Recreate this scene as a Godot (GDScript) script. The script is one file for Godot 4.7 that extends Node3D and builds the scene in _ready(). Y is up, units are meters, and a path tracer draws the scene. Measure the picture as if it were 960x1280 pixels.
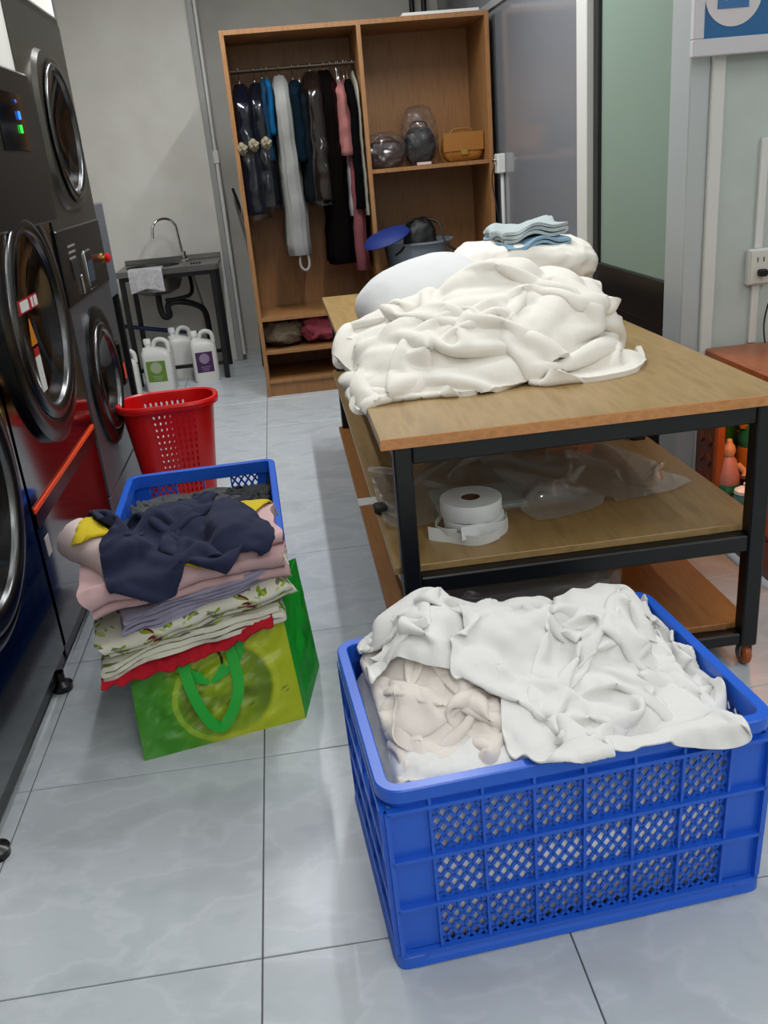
extends Node3D
# ------------------------------------------------------------------ helpers
var mats := {}
var names := {}
var tex := {}

func numbered(called: String) -> String:
	var n: int = names.get(called, 0)
	names[called] = n + 1
	return called if n == 0 else "%s_%03d" % [called, n]

func thing(called: String, label: String, category: String, at := Vector3.ZERO, turn := 0.0, group := "") -> Node3D:
	var o := Node3D.new()
	o.name = numbered(called)
	add_child(o)
	o.position = at
	o.rotation.y = turn
	tag(o, label, category, group)
	return o

func tag(o: Node, label: String, category: String, group := ""):
	o.set_meta("label", label)
	o.set_meta("category", category)
	if group != "":
		o.set_meta("group", group)

func structure(called: String, label: String, category: String, at := Vector3.ZERO) -> Node3D:
	var o := thing(called, label, category, at)
	o.set_meta("kind", "structure")
	return o

func part(called: String, shape, m: Material, parent: Node, at := Vector3.ZERO, rot := Vector3.ZERO) -> MeshInstance3D:
	var o := MeshInstance3D.new()
	o.name = called if parent != self else numbered(called)
	o.mesh = done(shape) if shape is SurfaceTool else shape
	o.material_override = m
	o.position = at
	o.rotation = rot
	parent.add_child(o, true)
	return o

func st() -> SurfaceTool:
	var s := SurfaceTool.new()
	s.begin(Mesh.PRIMITIVE_TRIANGLES)
	return s

func done(s: SurfaceTool) -> ArrayMesh:
	s.generate_normals()
	return s.commit()

func mat(key: String, c: Color, rough := 0.6, metal := 0.0) -> StandardMaterial3D:
	if mats.has(key):
		return mats[key]
	var m := StandardMaterial3D.new()
	m.albedo_color = c
	m.roughness = rough
	m.metallic = metal
	m.cull_mode = BaseMaterial3D.CULL_DISABLED
	mats[key] = m
	return m

func noise(freq: float, seed_: int, oct := 3) -> FastNoiseLite:
	var n := FastNoiseLite.new()
	n.seed = seed_
	n.frequency = freq
	n.noise_type = FastNoiseLite.TYPE_SIMPLEX_SMOOTH
	n.fractal_octaves = oct
	return n

func noise_tex(freq: float, seed_: int, stops: Array, oct := 4, warp := 0.0, size := 512) -> NoiseTexture2D:
	var t := NoiseTexture2D.new()
	t.width = size
	t.height = size
	t.seamless = true
	var n := noise(freq, seed_, oct)
	if warp > 0.0:
		n.domain_warp_enabled = true
		n.domain_warp_amplitude = warp
		n.domain_warp_frequency = freq * 0.7
	t.noise = n
	var g := Gradient.new()
	g.offsets = PackedFloat32Array(stops.map(func(s): return s[0]))
	g.colors = PackedColorArray(stops.map(func(s): return s[1]))
	t.color_ramp = g
	return t

func bump_tex(freq: float, seed_: int, strength: float, oct := 3) -> NoiseTexture2D:
	var t := NoiseTexture2D.new()
	t.width = 256
	t.height = 256
	t.seamless = true
	t.noise = noise(freq, seed_, oct)
	t.as_normal_map = true
	t.bump_strength = strength
	return t

func tri(m: StandardMaterial3D, albedo: Texture2D, scale: Vector3, normal: Texture2D = null, ns := 0.5, world := false) -> StandardMaterial3D:
	m.uv1_triplanar = true
	m.uv1_world_triplanar = world
	m.uv1_scale = scale
	if albedo:
		m.albedo_texture = albedo
	if normal:
		m.normal_enabled = true
		m.normal_texture = normal
		m.normal_scale = ns
	return m

# one flat triangle / quad whose front looks away from ref
func tri_out(s: SurfaceTool, a: Vector3, b: Vector3, c: Vector3, ref: Vector3):
	if (c - a).cross(b - a).dot((a + b + c) / 3.0 - ref) < 0.0:
		var k := b; b = c; c = k
	s.add_vertex(a); s.add_vertex(b); s.add_vertex(c)

func quad_out(s: SurfaceTool, a: Vector3, b: Vector3, c: Vector3, d: Vector3, ref: Vector3):
	tri_out(s, a, b, c, ref)
	tri_out(s, a, c, d, ref)

# chamfered box
func box(s: SurfaceTool, c: Vector3, size: Vector3, bev := 0.003, basis := Basis.IDENTITY):
	s.set_smooth_group(-1)
	var h := size / 2.0
	bev = minf(bev, minf(h.x, minf(h.y, h.z)) * 0.6)
	var P := func(sx, sy, sz, ax):
		var v := Vector3(sx * h.x, sy * h.y, sz * h.z)
		for k in 3:
			if k != ax:
				v[k] -= signf(v[k]) * bev
		return c + basis * v
	for ax in 3:
		var o := [(ax + 1) % 3, (ax + 2) % 3]
		for sg in [-1.0, 1.0]:
			var q := []
			for e in [[-1, -1], [1, -1], [1, 1], [-1, 1]]:
				var g := [0.0, 0.0, 0.0]
				g[ax] = sg; g[o[0]] = e[0]; g[o[1]] = e[1]
				q.append(P.call(g[0], g[1], g[2], ax))
			quad_out(s, q[0], q[1], q[2], q[3], c)
	if bev <= 0.0:
		return
	for ax in 3:
		var a: int = (ax + 1) % 3
		var b: int = (ax + 2) % 3
		for sa in [-1.0, 1.0]:
			for sb in [-1.0, 1.0]:
				var g0 := [0.0, 0.0, 0.0]
				g0[a] = sa; g0[b] = sb; g0[ax] = -1.0
				var g1 := g0.duplicate(); g1[ax] = 1.0
				quad_out(s, P.call(g0[0], g0[1], g0[2], a), P.call(g1[0], g1[1], g1[2], a), P.call(g1[0], g1[1], g1[2], b), P.call(g0[0], g0[1], g0[2], b), c)
	for sx in [-1.0, 1.0]:
		for sy in [-1.0, 1.0]:
			for sz in [-1.0, 1.0]:
				tri_out(s, P.call(sx, sy, sz, 0), P.call(sx, sy, sz, 1), P.call(sx, sy, sz, 2), c)

# box given by its two corners
func bx(s: SurfaceTool, a: Vector3, b: Vector3, bev := 0.003):
	box(s, (a + b) / 2.0, (b - a).abs(), bev)

func abox(a: Vector3, b: Vector3, bev := 0.003) -> SurfaceTool:
	var s := st()
	bx(s, a, b, bev)
	return s

# lathe about local y; profile of (radius, height)
func lathe(s: SurfaceTool, prof: Array, seg := 40, xf := Transform3D.IDENTITY, sq := Vector2.ONE):
	var grp := 1
	for k in prof.size() - 1:
		var p: Vector2 = prof[k]
		var q: Vector2 = prof[k + 1]
		if k > 0:
			var d0: Vector2 = (p - prof[k - 1]).normalized()
			if d0.dot((q - p).normalized()) < 0.8:
				grp += 1
		s.set_smooth_group(grp)
		for i in seg:
			var a0 := TAU * i / seg
			var a1 := TAU * (i + 1) / seg
			var f := func(v: Vector2, a: float): return xf * Vector3(v.x * cos(a) * sq.x, v.y, v.x * sin(a) * sq.y)
			var A: Vector3 = f.call(p, a0); var B: Vector3 = f.call(p, a1); var C: Vector3 = f.call(q, a1); var D: Vector3 = f.call(q, a0)
			if p.x > 1e-5:
				s.add_vertex(A); s.add_vertex(B); s.add_vertex(C)
			if q.x > 1e-5:
				s.add_vertex(A); s.add_vertex(C); s.add_vertex(D)

# tube along points
func tube(s: SurfaceTool, pts: Array, r: float, seg := 10, closed := false):
	s.set_smooth_group(7)
	var rings := []
	var n := pts.size()
	var up := Vector3.UP
	for i in n:
		var a: Vector3 = pts[(i - 1 + n) % n] if closed else pts[maxi(i - 1, 0)]
		var b: Vector3 = pts[(i + 1) % n] if closed else pts[mini(i + 1, n - 1)]
		var t := (b - a).normalized()
		if i == 0:
			up = Vector3.RIGHT if absf(t.y) > 0.9 else Vector3.UP
		var x := up.cross(t).normalized()
		up = t.cross(x).normalized()
		var ring := []
		for k in seg:
			var an := TAU * k / seg
			ring.append(pts[i] + (x * cos(an) + up * sin(an)) * r)
		rings.append(ring)
	for i in (n if closed else n - 1):
		var j := (i + 1) % n
		for k in seg:
			var l := (k + 1) % seg
			var m: Vector3 = (pts[i] + pts[j]) / 2.0
			quad_out(s, rings[i][k], rings[i][l], rings[j][l], rings[j][k], m)
	if not closed:
		s.set_smooth_group(-1)
		for e in [0, n - 1]:
			var inner: Vector3 = pts[1] if e == 0 else pts[n - 2]
			for k in range(1, seg - 1):
				tri_out(s, rings[e][0], rings[e][k], rings[e][k + 1], inner)

func curve(pts: Array, per := 8) -> Array:
	var r := []
	for i in pts.size() - 1:
		var a: Vector3 = pts[maxi(i - 1, 0)]; var b: Vector3 = pts[i]; var c: Vector3 = pts[i + 1]; var d: Vector3 = pts[mini(i + 2, pts.size() - 1)]
		for k in per:
			r.append(b.cubic_interpolate(c, a, d, float(k) / per))
	r.append(pts[-1])
	return r

func rrect(w: float, h: float, r: float, n := 6) -> PackedVector2Array:
	var o := PackedVector2Array()
	for q in 4:
		var c := Vector2((w / 2 - r) * (1 if q == 0 or q == 3 else -1), (h / 2 - r) * (1 if q < 2 else -1))
		for k in n + 1:
			var a := PI / 2 * (q + float(k) / n)
			o.append(c + Vector2(cos(a), sin(a)) * r)
	return o

# straight prism of a convex outline in local xy, from z0 to z1, with a chamfer on the z1 face
func prism(s: SurfaceTool, o: PackedVector2Array, z0: float, z1: float, bev := 0.0, xf := Transform3D.IDENTITY):
	var n := o.size()
	var c2 := Vector2.ZERO
	for p in o: c2 += p / n
	var shrink := func(p: Vector2) -> Vector2: return p - (p - c2).normalized() * bev
	var ctr := xf * Vector3(c2.x, c2.y, (z0 + z1) / 2)
	var sg := 1.0 if z1 > z0 else -1.0
	var ez := z1 - sg * bev
	for i in n:
		var j := (i + 1) % n
		s.set_smooth_group(3)
		quad_out(s, xf * Vector3(o[i].x, o[i].y, z0), xf * Vector3(o[j].x, o[j].y, z0), xf * Vector3(o[j].x, o[j].y, ez), xf * Vector3(o[i].x, o[i].y, ez), ctr)
		var a: Vector2 = shrink.call(o[i]); var b: Vector2 = shrink.call(o[j])
		s.set_smooth_group(-1)
		if bev > 0:
			quad_out(s, xf * Vector3(o[i].x, o[i].y, ez), xf * Vector3(o[j].x, o[j].y, ez), xf * Vector3(b.x, b.y, z1), xf * Vector3(a.x, a.y, z1), ctr)
		tri_out(s, xf * Vector3(c2.x, c2.y, z1), xf * Vector3(a.x, a.y, z1), xf * Vector3(b.x, b.y, z1), ctr)
		tri_out(s, xf * Vector3(c2.x, c2.y, z0), xf * Vector3(o[i].x, o[i].y, z0), xf * Vector3(o[j].x, o[j].y, z0), ctr)

# ring-shaped plate: outline o with a round hole of radius hr about hc
func plate_hole(s: SurfaceTool, w: float, h: float, hc: Vector2, hr: float, z0: float, z1: float, seg := 64):
	var o := PackedVector2Array(); var q := PackedVector2Array()
	for i in seg:
		var a := TAU * i / seg
		var d := Vector2(cos(a), sin(a))
		q.append(hc + d * hr)
		var t := 1e9
		if d.x > 1e-6: t = minf(t, (w / 2 - hc.x) / d.x)
		if d.x < -1e-6: t = minf(t, (-w / 2 - hc.x) / d.x)
		if d.y > 1e-6: t = minf(t, (h / 2 - hc.y) / d.y)
		if d.y < -1e-6: t = minf(t, (-h / 2 - hc.y) / d.y)
		o.append(hc + d * t)
	var corners := [Vector2(w / 2, h / 2), Vector2(-w / 2, h / 2), Vector2(-w / 2, -h / 2), Vector2(w / 2, -h / 2)]
	for c in corners:   # snap the nearest outline point to each corner
		var best := 0
		for i in seg:
			if o[i].distance_to(c) < o[best].distance_to(c): best = i
		o[best] = c
	for i in seg:
		var j := (i + 1) % seg
		s.set_smooth_group(-1)
		for z in [z0, z1]:
			var ref := Vector3(o[i].x, o[i].y, (z0 + z1) / 2) * Vector3(1, 1, 1)
			quad_out(s, Vector3(o[i].x, o[i].y, z), Vector3(o[j].x, o[j].y, z), Vector3(q[j].x, q[j].y, z), Vector3(q[i].x, q[i].y, z), Vector3(ref.x, ref.y, (z0 + z1) / 2))
		quad_out(s, Vector3(o[i].x, o[i].y, z0), Vector3(o[j].x, o[j].y, z0), Vector3(o[j].x, o[j].y, z1), Vector3(o[i].x, o[i].y, z1), Vector3(hc.x, hc.y, (z0 + z1) / 2))
		s.set_smooth_group(5)
		s.add_vertex(Vector3(q[i].x, q[i].y, z0)); s.add_vertex(Vector3(q[j].x, q[j].y, z0)); s.add_vertex(Vector3(q[j].x, q[j].y, z1))
		s.add_vertex(Vector3(q[i].x, q[i].y, z0)); s.add_vertex(Vector3(q[j].x, q[j].y, z1)); s.add_vertex(Vector3(q[i].x, q[i].y, z1))

# grid of points to a mesh; t > 0 gives it that thickness
func sheet(p: PackedVector3Array, nx: int, nz: int, t := 0.0, wrap_x := false, flip := false) -> ArrayMesh:
	var n := nx * nz
	var nor := PackedVector3Array(); nor.resize(n)
	for j in nz:
		for i in nx:
			var l := p[j * nx + ((i - 1 + nx) % nx if wrap_x else maxi(i - 1, 0))]
			var r := p[j * nx + ((i + 1) % nx if wrap_x else mini(i + 1, nx - 1))]
			var d := p[maxi(j - 1, 0) * nx + i]
			var u := p[mini(j + 1, nz - 1) * nx + i]
			var k := (u - d).cross(r - l)
			nor[j * nx + i] = k.normalized() if k.length() > 1e-12 else Vector3.UP
			if flip: nor[j * nx + i] = -nor[j * nx + i]
	var V := PackedVector3Array(); var N := PackedVector3Array(); var U := PackedVector2Array(); var I := PackedInt32Array()
	var layers := 2 if t > 0.0 else 1
	for L in layers:
		for i in n:
			V.append(p[i] + nor[i] * (t * 0.5 * (1 - 2 * L) if t > 0.0 else 0.0))
			N.append(nor[i] * (1 - 2 * L))
			U.append(Vector2(float(i % nx) / (nx - 1), float(i / nx) / (nz - 1)))
		for j in nz - 1:
			for i in (nx if wrap_x else nx - 1):
				var a := L * n + j * nx + i
				var b := L * n + j * nx + (i + 1) % nx
				var c := a + nx; var d := b + nx
				if (L == 0) != flip:
					I.append_array(PackedInt32Array([a, b, c, b, d, c]))
				else:
					I.append_array(PackedInt32Array([a, c, b, b, c, d]))
	if t > 0.0 and not wrap_x:
		var rim := []
		for i in nx: rim.append(i)
		for j in range(1, nz): rim.append(j * nx + nx - 1)
		for i in range(nx - 2, -1, -1): rim.append((nz - 1) * nx + i)
		for j in range(nz - 2, 0, -1): rim.append(j * nx)
		for k in rim.size():
			var a: int = rim[k]; var b: int = rim[(k + 1) % rim.size()]
			var ia := a
			var i0 := a % nx; var j0 := a / nx
			ia = clampi(j0, 1, nz - 2) * nx + clampi(i0, 1, nx - 2)
			var od := (p[a] - p[ia]).normalized()
			var v0 := V.size()
			for w in [a, a + n, b, b + n]:
				V.append(V[w]); N.append(od); U.append(U[w])
			I.append_array(PackedInt32Array([v0, v0 + 1, v0 + 2, v0 + 2, v0 + 1, v0 + 3]))
	var arr := []
	arr.resize(Mesh.ARRAY_MAX)
	arr[Mesh.ARRAY_VERTEX] = V; arr[Mesh.ARRAY_NORMAL] = N; arr[Mesh.ARRAY_TEX_UV] = U; arr[Mesh.ARRAY_INDEX] = I
	var m := ArrayMesh.new()
	m.add_surface_from_arrays(Mesh.PRIMITIVE_TRIANGLES, arr)
	return m

func up2(p: PackedVector3Array, nx: int, nz: int) -> PackedVector3Array:
	var mx := nx * 2 - 1
	var r := PackedVector3Array(); r.resize(mx * nz)
	for j in nz:
		for i in nx:
			r[j * mx + 2 * i] = p[j * nx + i]
			if i < nx - 1:
				r[j * mx + 2 * i + 1] = (p[j * nx + i] + p[j * nx + i + 1]) * 0.5625 - (p[j * nx + maxi(i - 1, 0)] + p[j * nx + mini(i + 2, nx - 1)]) * 0.0625
	var o := PackedVector3Array(); o.resize(mx * (nz * 2 - 1))
	for j in nz:
		for i in mx:
			o[2 * j * mx + i] = r[j * mx + i]
			if j < nz - 1:
				o[(2 * j + 1) * mx + i] = (r[j * mx + i] + r[(j + 1) * mx + i]) * 0.5625 - (r[maxi(j - 1, 0) * mx + i] + r[mini(j + 2, nz - 1) * mx + i]) * 0.0625
	return o

# ------------------------------------------------------------------ cloth that settles on a height field
var fx0 := 0.0; var fz0 := 0.0; var fc := 0.0125; var fnx := 2; var fnz := 2
var field := PackedFloat32Array()

func ground(x0: float, z0: float, x1: float, z1: float, fn: Callable):
	fx0 = x0; fz0 = z0
	fnx = int((x1 - x0) / fc) + 2
	fnz = int((z1 - z0) / fc) + 2
	field.resize(fnx * fnz)
	for j in fnz:
		for i in fnx:
			field[j * fnx + i] = fn.call(x0 + i * fc, z0 + j * fc)

func raise(p: PackedVector3Array, t: float):   # what has settled carries the next cloth
	for v in p:
		var i := int(roundf((v.x - fx0) / fc)); var j := int(roundf((v.z - fz0) / fc))
		if i >= 0 and j >= 0 and i < fnx and j < fnz:
			var k := j * fnx + i
			for o in [0, 1, -1, fnx, -fnx]:
				var l: int = k + o
				if l >= 0 and l < field.size() and v.y + t > field[l] and v.y - field[l] < 0.4 and field[l] > 0.05:
					field[l] = v.y + t

func settle(p: PackedVector3Array, nx: int, nz: int, sp: float, steps: int, iters: int, bend: float, fric: float, lo := Vector3(-99, -99, -99), hi := Vector3(99, 99, 99), wall_y := 0.0) -> PackedVector3Array:
	var q := p.duplicate()
	var g := Vector3(0, -9.8 * 0.016 * 0.016, 0)
	var n := nx * nz
	var offs: Array = [[1, 0, sp, 1.0], [0, 1, sp, 1.0], [1, 1, sp * 1.41421, 0.5], [-1, 1, sp * 1.41421, 0.5], [2, 0, sp * 2.0, bend], [0, 2, sp * 2.0, bend], [4, 0, sp * 4.0, bend * 0.5], [0, 4, sp * 4.0, bend * 0.5]]
	for s in steps:
		for i in n:
			var a := p[i]
			var v := (a - q[i]) * 0.9
			q[i] = a
			p[i] = a + v.limit_length(0.015) + g
		for it in iters:
			for o in offs:
				var di: int = o[0]; var dj: int = o[1]; var L: float = o[2]; var k: float = o[3] * 0.5
				if L > sp * 1.6 and it % 2 == 1:
					continue
				var i0 := maxi(0, -di)
				var i1 := nx - maxi(0, di)
				var d := dj * nx + di
				for j in nz - dj:
					for i in range(j * nx + i0, j * nx + i1):
						var a := p[i]
						var b := p[i + d]
						var e := b - a
						e *= k * (1.0 - L / (e.length() + 1e-6))
						p[i] = a + e
						p[i + d] = b - e
		for i in n:
			var a := p[i]
			if a.y < wall_y:
				a.x = clampf(a.x, lo.x, hi.x); a.z = clampf(a.z, lo.z, hi.z)
				p[i] = a
			var gx := (a.x - fx0) / fc
			var gz := (a.z - fz0) / fc
			var ix := clampi(int(gx), 0, fnx - 2); var iz := clampi(int(gz), 0, fnz - 2)
			var tx := clampf(gx - ix, 0, 1); var tz := clampf(gz - iz, 0, 1)
			var k := iz * fnx + ix
			var h := lerpf(lerpf(field[k], field[k + 1], tx), lerpf(field[k + fnx], field[k + fnx + 1], tx), tz)
			if a.y < h:
				q[i] = q[i].lerp(Vector3(a.x, h, a.z), fric)
				q[i].y = h
				a.y = h
				p[i] = a
	return p

# a crumpled start: rest size nx*sp by nz*sp pressed into w by d about c
func crumple(nx: int, nz: int, c: Vector3, w: float, d: float, turn: float, seed_: int, amp: float, freq: float, grain := 0.0, grain_turn := 0.0) -> PackedVector3Array:
	var n1 := noise(freq * 0.5, seed_, 1); var n2 := noise(freq, seed_ + 7, 2)
	var p := PackedVector3Array(); p.resize(nx * nz)
	var b := Basis(Vector3.UP, turn)
	for j in nz:
		for i in nx:
			var u := i / (nx - 1.0) - 0.5
			var v := j / (nz - 1.0) - 0.5
			var g := Vector2(u * 1.4, v * 1.1).rotated(grain_turn)
			g = Vector2(g.x * (1.0 + grain), g.y * (1.0 - grain * 0.6))
			var o := Vector3(u * w + n1.get_noise_3d(u * 1.5, v * 1.5, 3.0) * w * 0.15, n1.get_noise_2d(g.x, g.y) * amp * 0.6 + n2.get_noise_2d(g.x, g.y) * amp, v * d + n1.get_noise_3d(u * 1.5, v * 1.5, 9.0) * d * 0.15)
			p[j * nx + i] = c + b * o
	return p

func smoothed(p: PackedVector3Array, nx: int, nz: int, k: float) -> PackedVector3Array:
	var r := p.duplicate()
	for j in range(1, nz - 1):
		for i in range(1, nx - 1):
			var a := j * nx + i
			r[a] = p[a].lerp((p[a - 1] + p[a + 1] + p[a - nx] + p[a + nx]) * 0.25, k)
	return r

func raise_mesh(o: MeshInstance3D, t: float):
	var v: PackedVector3Array = o.mesh.surface_get_arrays(0)[Mesh.ARRAY_VERTEX]
	var w := PackedVector3Array()
	for q in v: w.append(o.transform * q)
	raise(w, t)

# set a soft body down so that its lowest point lies at y
func rest(o: MeshInstance3D, y: float):
	var lo := 1e9
	for v in o.mesh.surface_get_arrays(0)[Mesh.ARRAY_VERTEX]: lo = minf(lo, (o.transform * v).y)
	o.position.y += y - lo

# ribbon of thickness t: centre line in local xy swept along z
func ribbon(line: PackedVector2Array, t: float, z0: float, z1: float, nz: int, warp: Callable) -> ArrayMesh:
	var n := line.size()
	var o := PackedVector2Array(); var back := PackedVector2Array()
	for i in n:
		var d := (line[mini(i + 1, n - 1)] - line[maxi(i - 1, 0)]).normalized()
		var s := Vector2(-d.y, d.x) * t * 0.5
		o.append(line[i] + s); back.append(line[i] - s)
	var e0 := (line[0] - line[1]).normalized() * t * 0.4
	var e1 := (line[n - 1] - line[n - 2]).normalized() * t * 0.4
	o.append(line[n - 1] + e1)
	back.reverse()
	o.append_array(back)
	o.append(line[0] + e0)
	var m := o.size()
	var p := PackedVector3Array()
	for j in nz:
		for k in m:
			p.append(warp.call(Vector3(o[k].x, o[k].y, lerpf(z0, z1, j / (nz - 1.0)))))
	var s := st()
	s.set_smooth_group(1)
	var len := 0.0
	for j in nz - 1:
		for k in m:
			var l := (k + 1) % m
			var vs := [p[j * m + k], p[j * m + l], p[(j + 1) * m + l], p[(j + 1) * m + k]]
			var us := [Vector2(float(k) / m, float(j) / (nz - 1)), Vector2(float(k + 1) / m, float(j) / (nz - 1)), Vector2(float(k + 1) / m, float(j + 1) / (nz - 1)), Vector2(float(k) / m, float(j + 1) / (nz - 1))]
			for e in [0, 1, 2, 0, 2, 3]:
				s.set_uv(us[e]); s.add_vertex(vs[e])
	s.set_smooth_group(-1)
	for j in [0, nz - 1]:
		for k in n - 1:
			var a: Vector3 = p[j * m + k]; var b: Vector3 = p[j * m + k + 1]
			var c: Vector3 = p[j * m + m - 2 - k]; var d: Vector3 = p[j * m + m - 3 - k]
			s.set_uv(Vector2.ZERO)
			s.add_vertex(a); s.add_vertex(d); s.add_vertex(b)
			s.add_vertex(a); s.add_vertex(c); s.add_vertex(d)
	return done(s)

# folded cloth seen from its end: layers zigzag between x0 and x1
func zigzag(layers: int, x0: float, x1: float, dy: float, seed_: int, jit := 0.01) -> PackedVector2Array:
	var r := RandomNumberGenerator.new(); r.seed = seed_
	var o := PackedVector2Array()
	for k in layers:
		var a := (x0 if k % 2 == 0 else x1) + r.randf_range(-jit, jit)
		var b := (x1 if k % 2 == 0 else x0) + r.randf_range(-jit, jit)
		var y := k * dy
		var rad := dy * 0.5
		var sg := signf(b - a)
		for i in 17:
			o.append(Vector2(lerpf(a + sg * rad, b - sg * rad, i / 16.0), y + sin(i * 0.4 + k) * dy * 0.08))
		if k < layers - 1:
			for i in range(1, 6):
				var an := PI * i / 6.0
				o.append(Vector2(b - sg * rad + sg * sin(an) * rad, y + rad - cos(an) * rad))
	return o

# soft body joined from tapered rolls [a, b, radius a, radius b] and ellipsoids [centre, radii]; k rounds the joins
func soft_body(prims: Array, lo: Vector3, hi: Vector3, cell: float, k: float, floor_y: float, disp: Callable) -> ArrayMesh:
	var nx := int((hi.x - lo.x) / cell) + 2; var ny := int((hi.y - lo.y) / cell) + 2; var nz := int((hi.z - lo.z) / cell) + 2
	var f := PackedFloat32Array(); f.resize(nx * ny * nz); f.fill(0.2)
	for q in prims:
		var roll: bool = q.size() == 4
		var a: Vector3 = q[0]; var b: Vector3 = q[1]
		var ra := 0.0; var rb := 0.0
		var mn: Vector3; var mx: Vector3
		if roll:
			ra = q[2]; rb = q[3]
			var m := maxf(ra, rb) + k + cell * 3
			mn = a.min(b) - Vector3.ONE * m; mx = a.max(b) + Vector3.ONE * m
		else:
			mn = a - b * 1.35; mx = a + b * 1.35
		var i0 := ((mn - lo) / cell).floor(); var i1 := ((mx - lo) / cell).ceil()
		var ab := b - a
		var ll := ab.length_squared() + 1e-9
		var rmin := minf(b.x, minf(b.y, b.z))
		for iz in range(maxi(0, int(i0.z)), mini(nz, int(i1.z) + 1)):
			for iy in range(maxi(0, int(i0.y)), mini(ny, int(i1.y) + 1)):
				for ix in range(maxi(0, int(i0.x)), mini(nx, int(i1.x) + 1)):
					var p := lo + Vector3(ix, iy, iz) * cell
					var d := 0.0
					if roll:
						var t := clampf((p - a).dot(ab) / ll, 0.0, 1.0)
						d = (p - a - ab * t).length() - lerpf(ra, rb, t)
					else:
						var e := (p - a) / b
						d = (e.length() - 1.0) * rmin
					var w := (iz * ny + iy) * nx + ix
					var o := f[w]
					var h := maxf(k - absf(o - d), 0.0) / k
					f[w] = minf(o, d) - h * h * k * 0.25
	var fl := (floor_y - lo.y) / cell
	for iz in nz:
		for iy in ny:
			var g := (fl - iy) * cell
			for ix in nx:
				var w := (iz * ny + iy) * nx + ix
				f[w] = maxf(f[w], g)
	var id := PackedInt32Array(); id.resize(nx * ny * nz); id.fill(-1)
	var V := PackedVector3Array(); var I := PackedInt32Array()
	var off := [0, 1, nx, nx + 1, nx * ny, nx * ny + 1, nx * ny + nx, nx * ny + nx + 1]
	var edges := [[0, 1], [2, 3], [4, 5], [6, 7], [0, 2], [1, 3], [4, 6], [5, 7], [0, 4], [1, 5], [2, 6], [3, 7]]
	for iz in nz - 1:
		for iy in ny - 1:
			for ix in nx - 1:
				var w := (iz * ny + iy) * nx + ix
				var neg := 0
				for o in off:
					if f[w + o] < 0.0: neg += 1
				if neg == 0 or neg == 8:
					continue
				var s := Vector3.ZERO; var n := 0
				for e in edges:
					var u := f[w + off[e[0]]]; var v := f[w + off[e[1]]]
					if (u < 0.0) != (v < 0.0):
						var t := u / (u - v)
						var c0 := Vector3(e[0] & 1, (e[0] >> 1) & 1, e[0] >> 2); var c1 := Vector3(e[1] & 1, (e[1] >> 1) & 1, e[1] >> 2)
						s += c0.lerp(c1, t); n += 1
				id[w] = V.size()
				V.append(lo + (Vector3(ix, iy, iz) + s / n) * cell)
	var steps := [1, nx, nx * ny]
	for iz in range(1, nz - 1):
		for iy in range(1, ny - 1):
			for ix in range(1, nx - 1):
				var w := (iz * ny + iy) * nx + ix
				for ax in 3:
					var u := f[w]; var v := f[w + steps[ax]]
					if (u < 0.0) == (v < 0.0):
						continue
					var s1: int = steps[(ax + 1) % 3]; var s2: int = steps[(ax + 2) % 3]
					var a := id[w - s1 - s2]; var b := id[w - s2]; var c := id[w]; var d := id[w - s1]
					if a < 0 or b < 0 or c < 0 or d < 0:
						continue
					if u < 0.0: I.append_array(PackedInt32Array([a, c, b, a, d, c]))
					else: I.append_array(PackedInt32Array([a, b, c, a, c, d]))
	var N := PackedVector3Array(); N.resize(V.size())
	for pass_ in 2:
		N.fill(Vector3.ZERO)
		for t in range(0, I.size(), 3):
			var g := (V[I[t + 2]] - V[I[t]]).cross(V[I[t + 1]] - V[I[t]])
			N[I[t]] += g; N[I[t + 1]] += g; N[I[t + 2]] += g
		for i in N.size(): N[i] = N[i].normalized()
		if pass_ == 0:
			for i in V.size():
				if V[i].y > floor_y + 0.006: V[i] += N[i] * disp.call(V[i], N[i])
	var arr := []
	arr.resize(Mesh.ARRAY_MAX)
	arr[Mesh.ARRAY_VERTEX] = V; arr[Mesh.ARRAY_NORMAL] = N; arr[Mesh.ARRAY_INDEX] = I
	var m := ArrayMesh.new()
	m.add_surface_from_arrays(Mesh.PRIMITIVE_TRIANGLES, arr)
	return m

# soft closed body: superellipsoid with folds
func puff(size: Vector3, e: float, amp: float, freq: float, seed_: int, nu := 64, nv := 40, pinch := 0.0) -> ArrayMesh:
	var n := noise(freq, seed_, 3)
	n.fractal_type = FastNoiseLite.FRACTAL_RIDGED
	var p := PackedVector3Array()
	var f := func(x: float) -> float: return signf(x) * pow(absf(x), e)
	for j in nv:
		var b := PI * (float(j) / (nv - 1) - 0.5)
		for i in nu:
			var a := TAU * i / nu
			var v := Vector3(f.call(cos(b)) * f.call(cos(a)), sin(b), f.call(cos(b)) * f.call(sin(a)))
			var k := 1.0 + pinch * pow(absf(v.x * v.z), 1.5)
			v.y *= 1.0 - pinch * pow(absf(v.x * v.z), 1.0)
			var q := Vector3(v.x * size.x * k, v.y * size.y, v.z * size.z * k) * 0.5
			q += v.normalized() * n.get_noise_3dv(q) * amp
			p.append(q)
	return sheet(p, nu, nv, 0.0, true)

# ------------------------------------------------------------------ scene
func _ready():
	setup_camera_and_light()
	make_materials()
	room()
	big_machines()
	wardrobe()
	work_table()
	laundry_crates()
	bedding_on_table()
	bag_and_towels()
	sink_corner()
	altar()
	wardrobe_contents()
	shelf_things()
	small_things()

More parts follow.
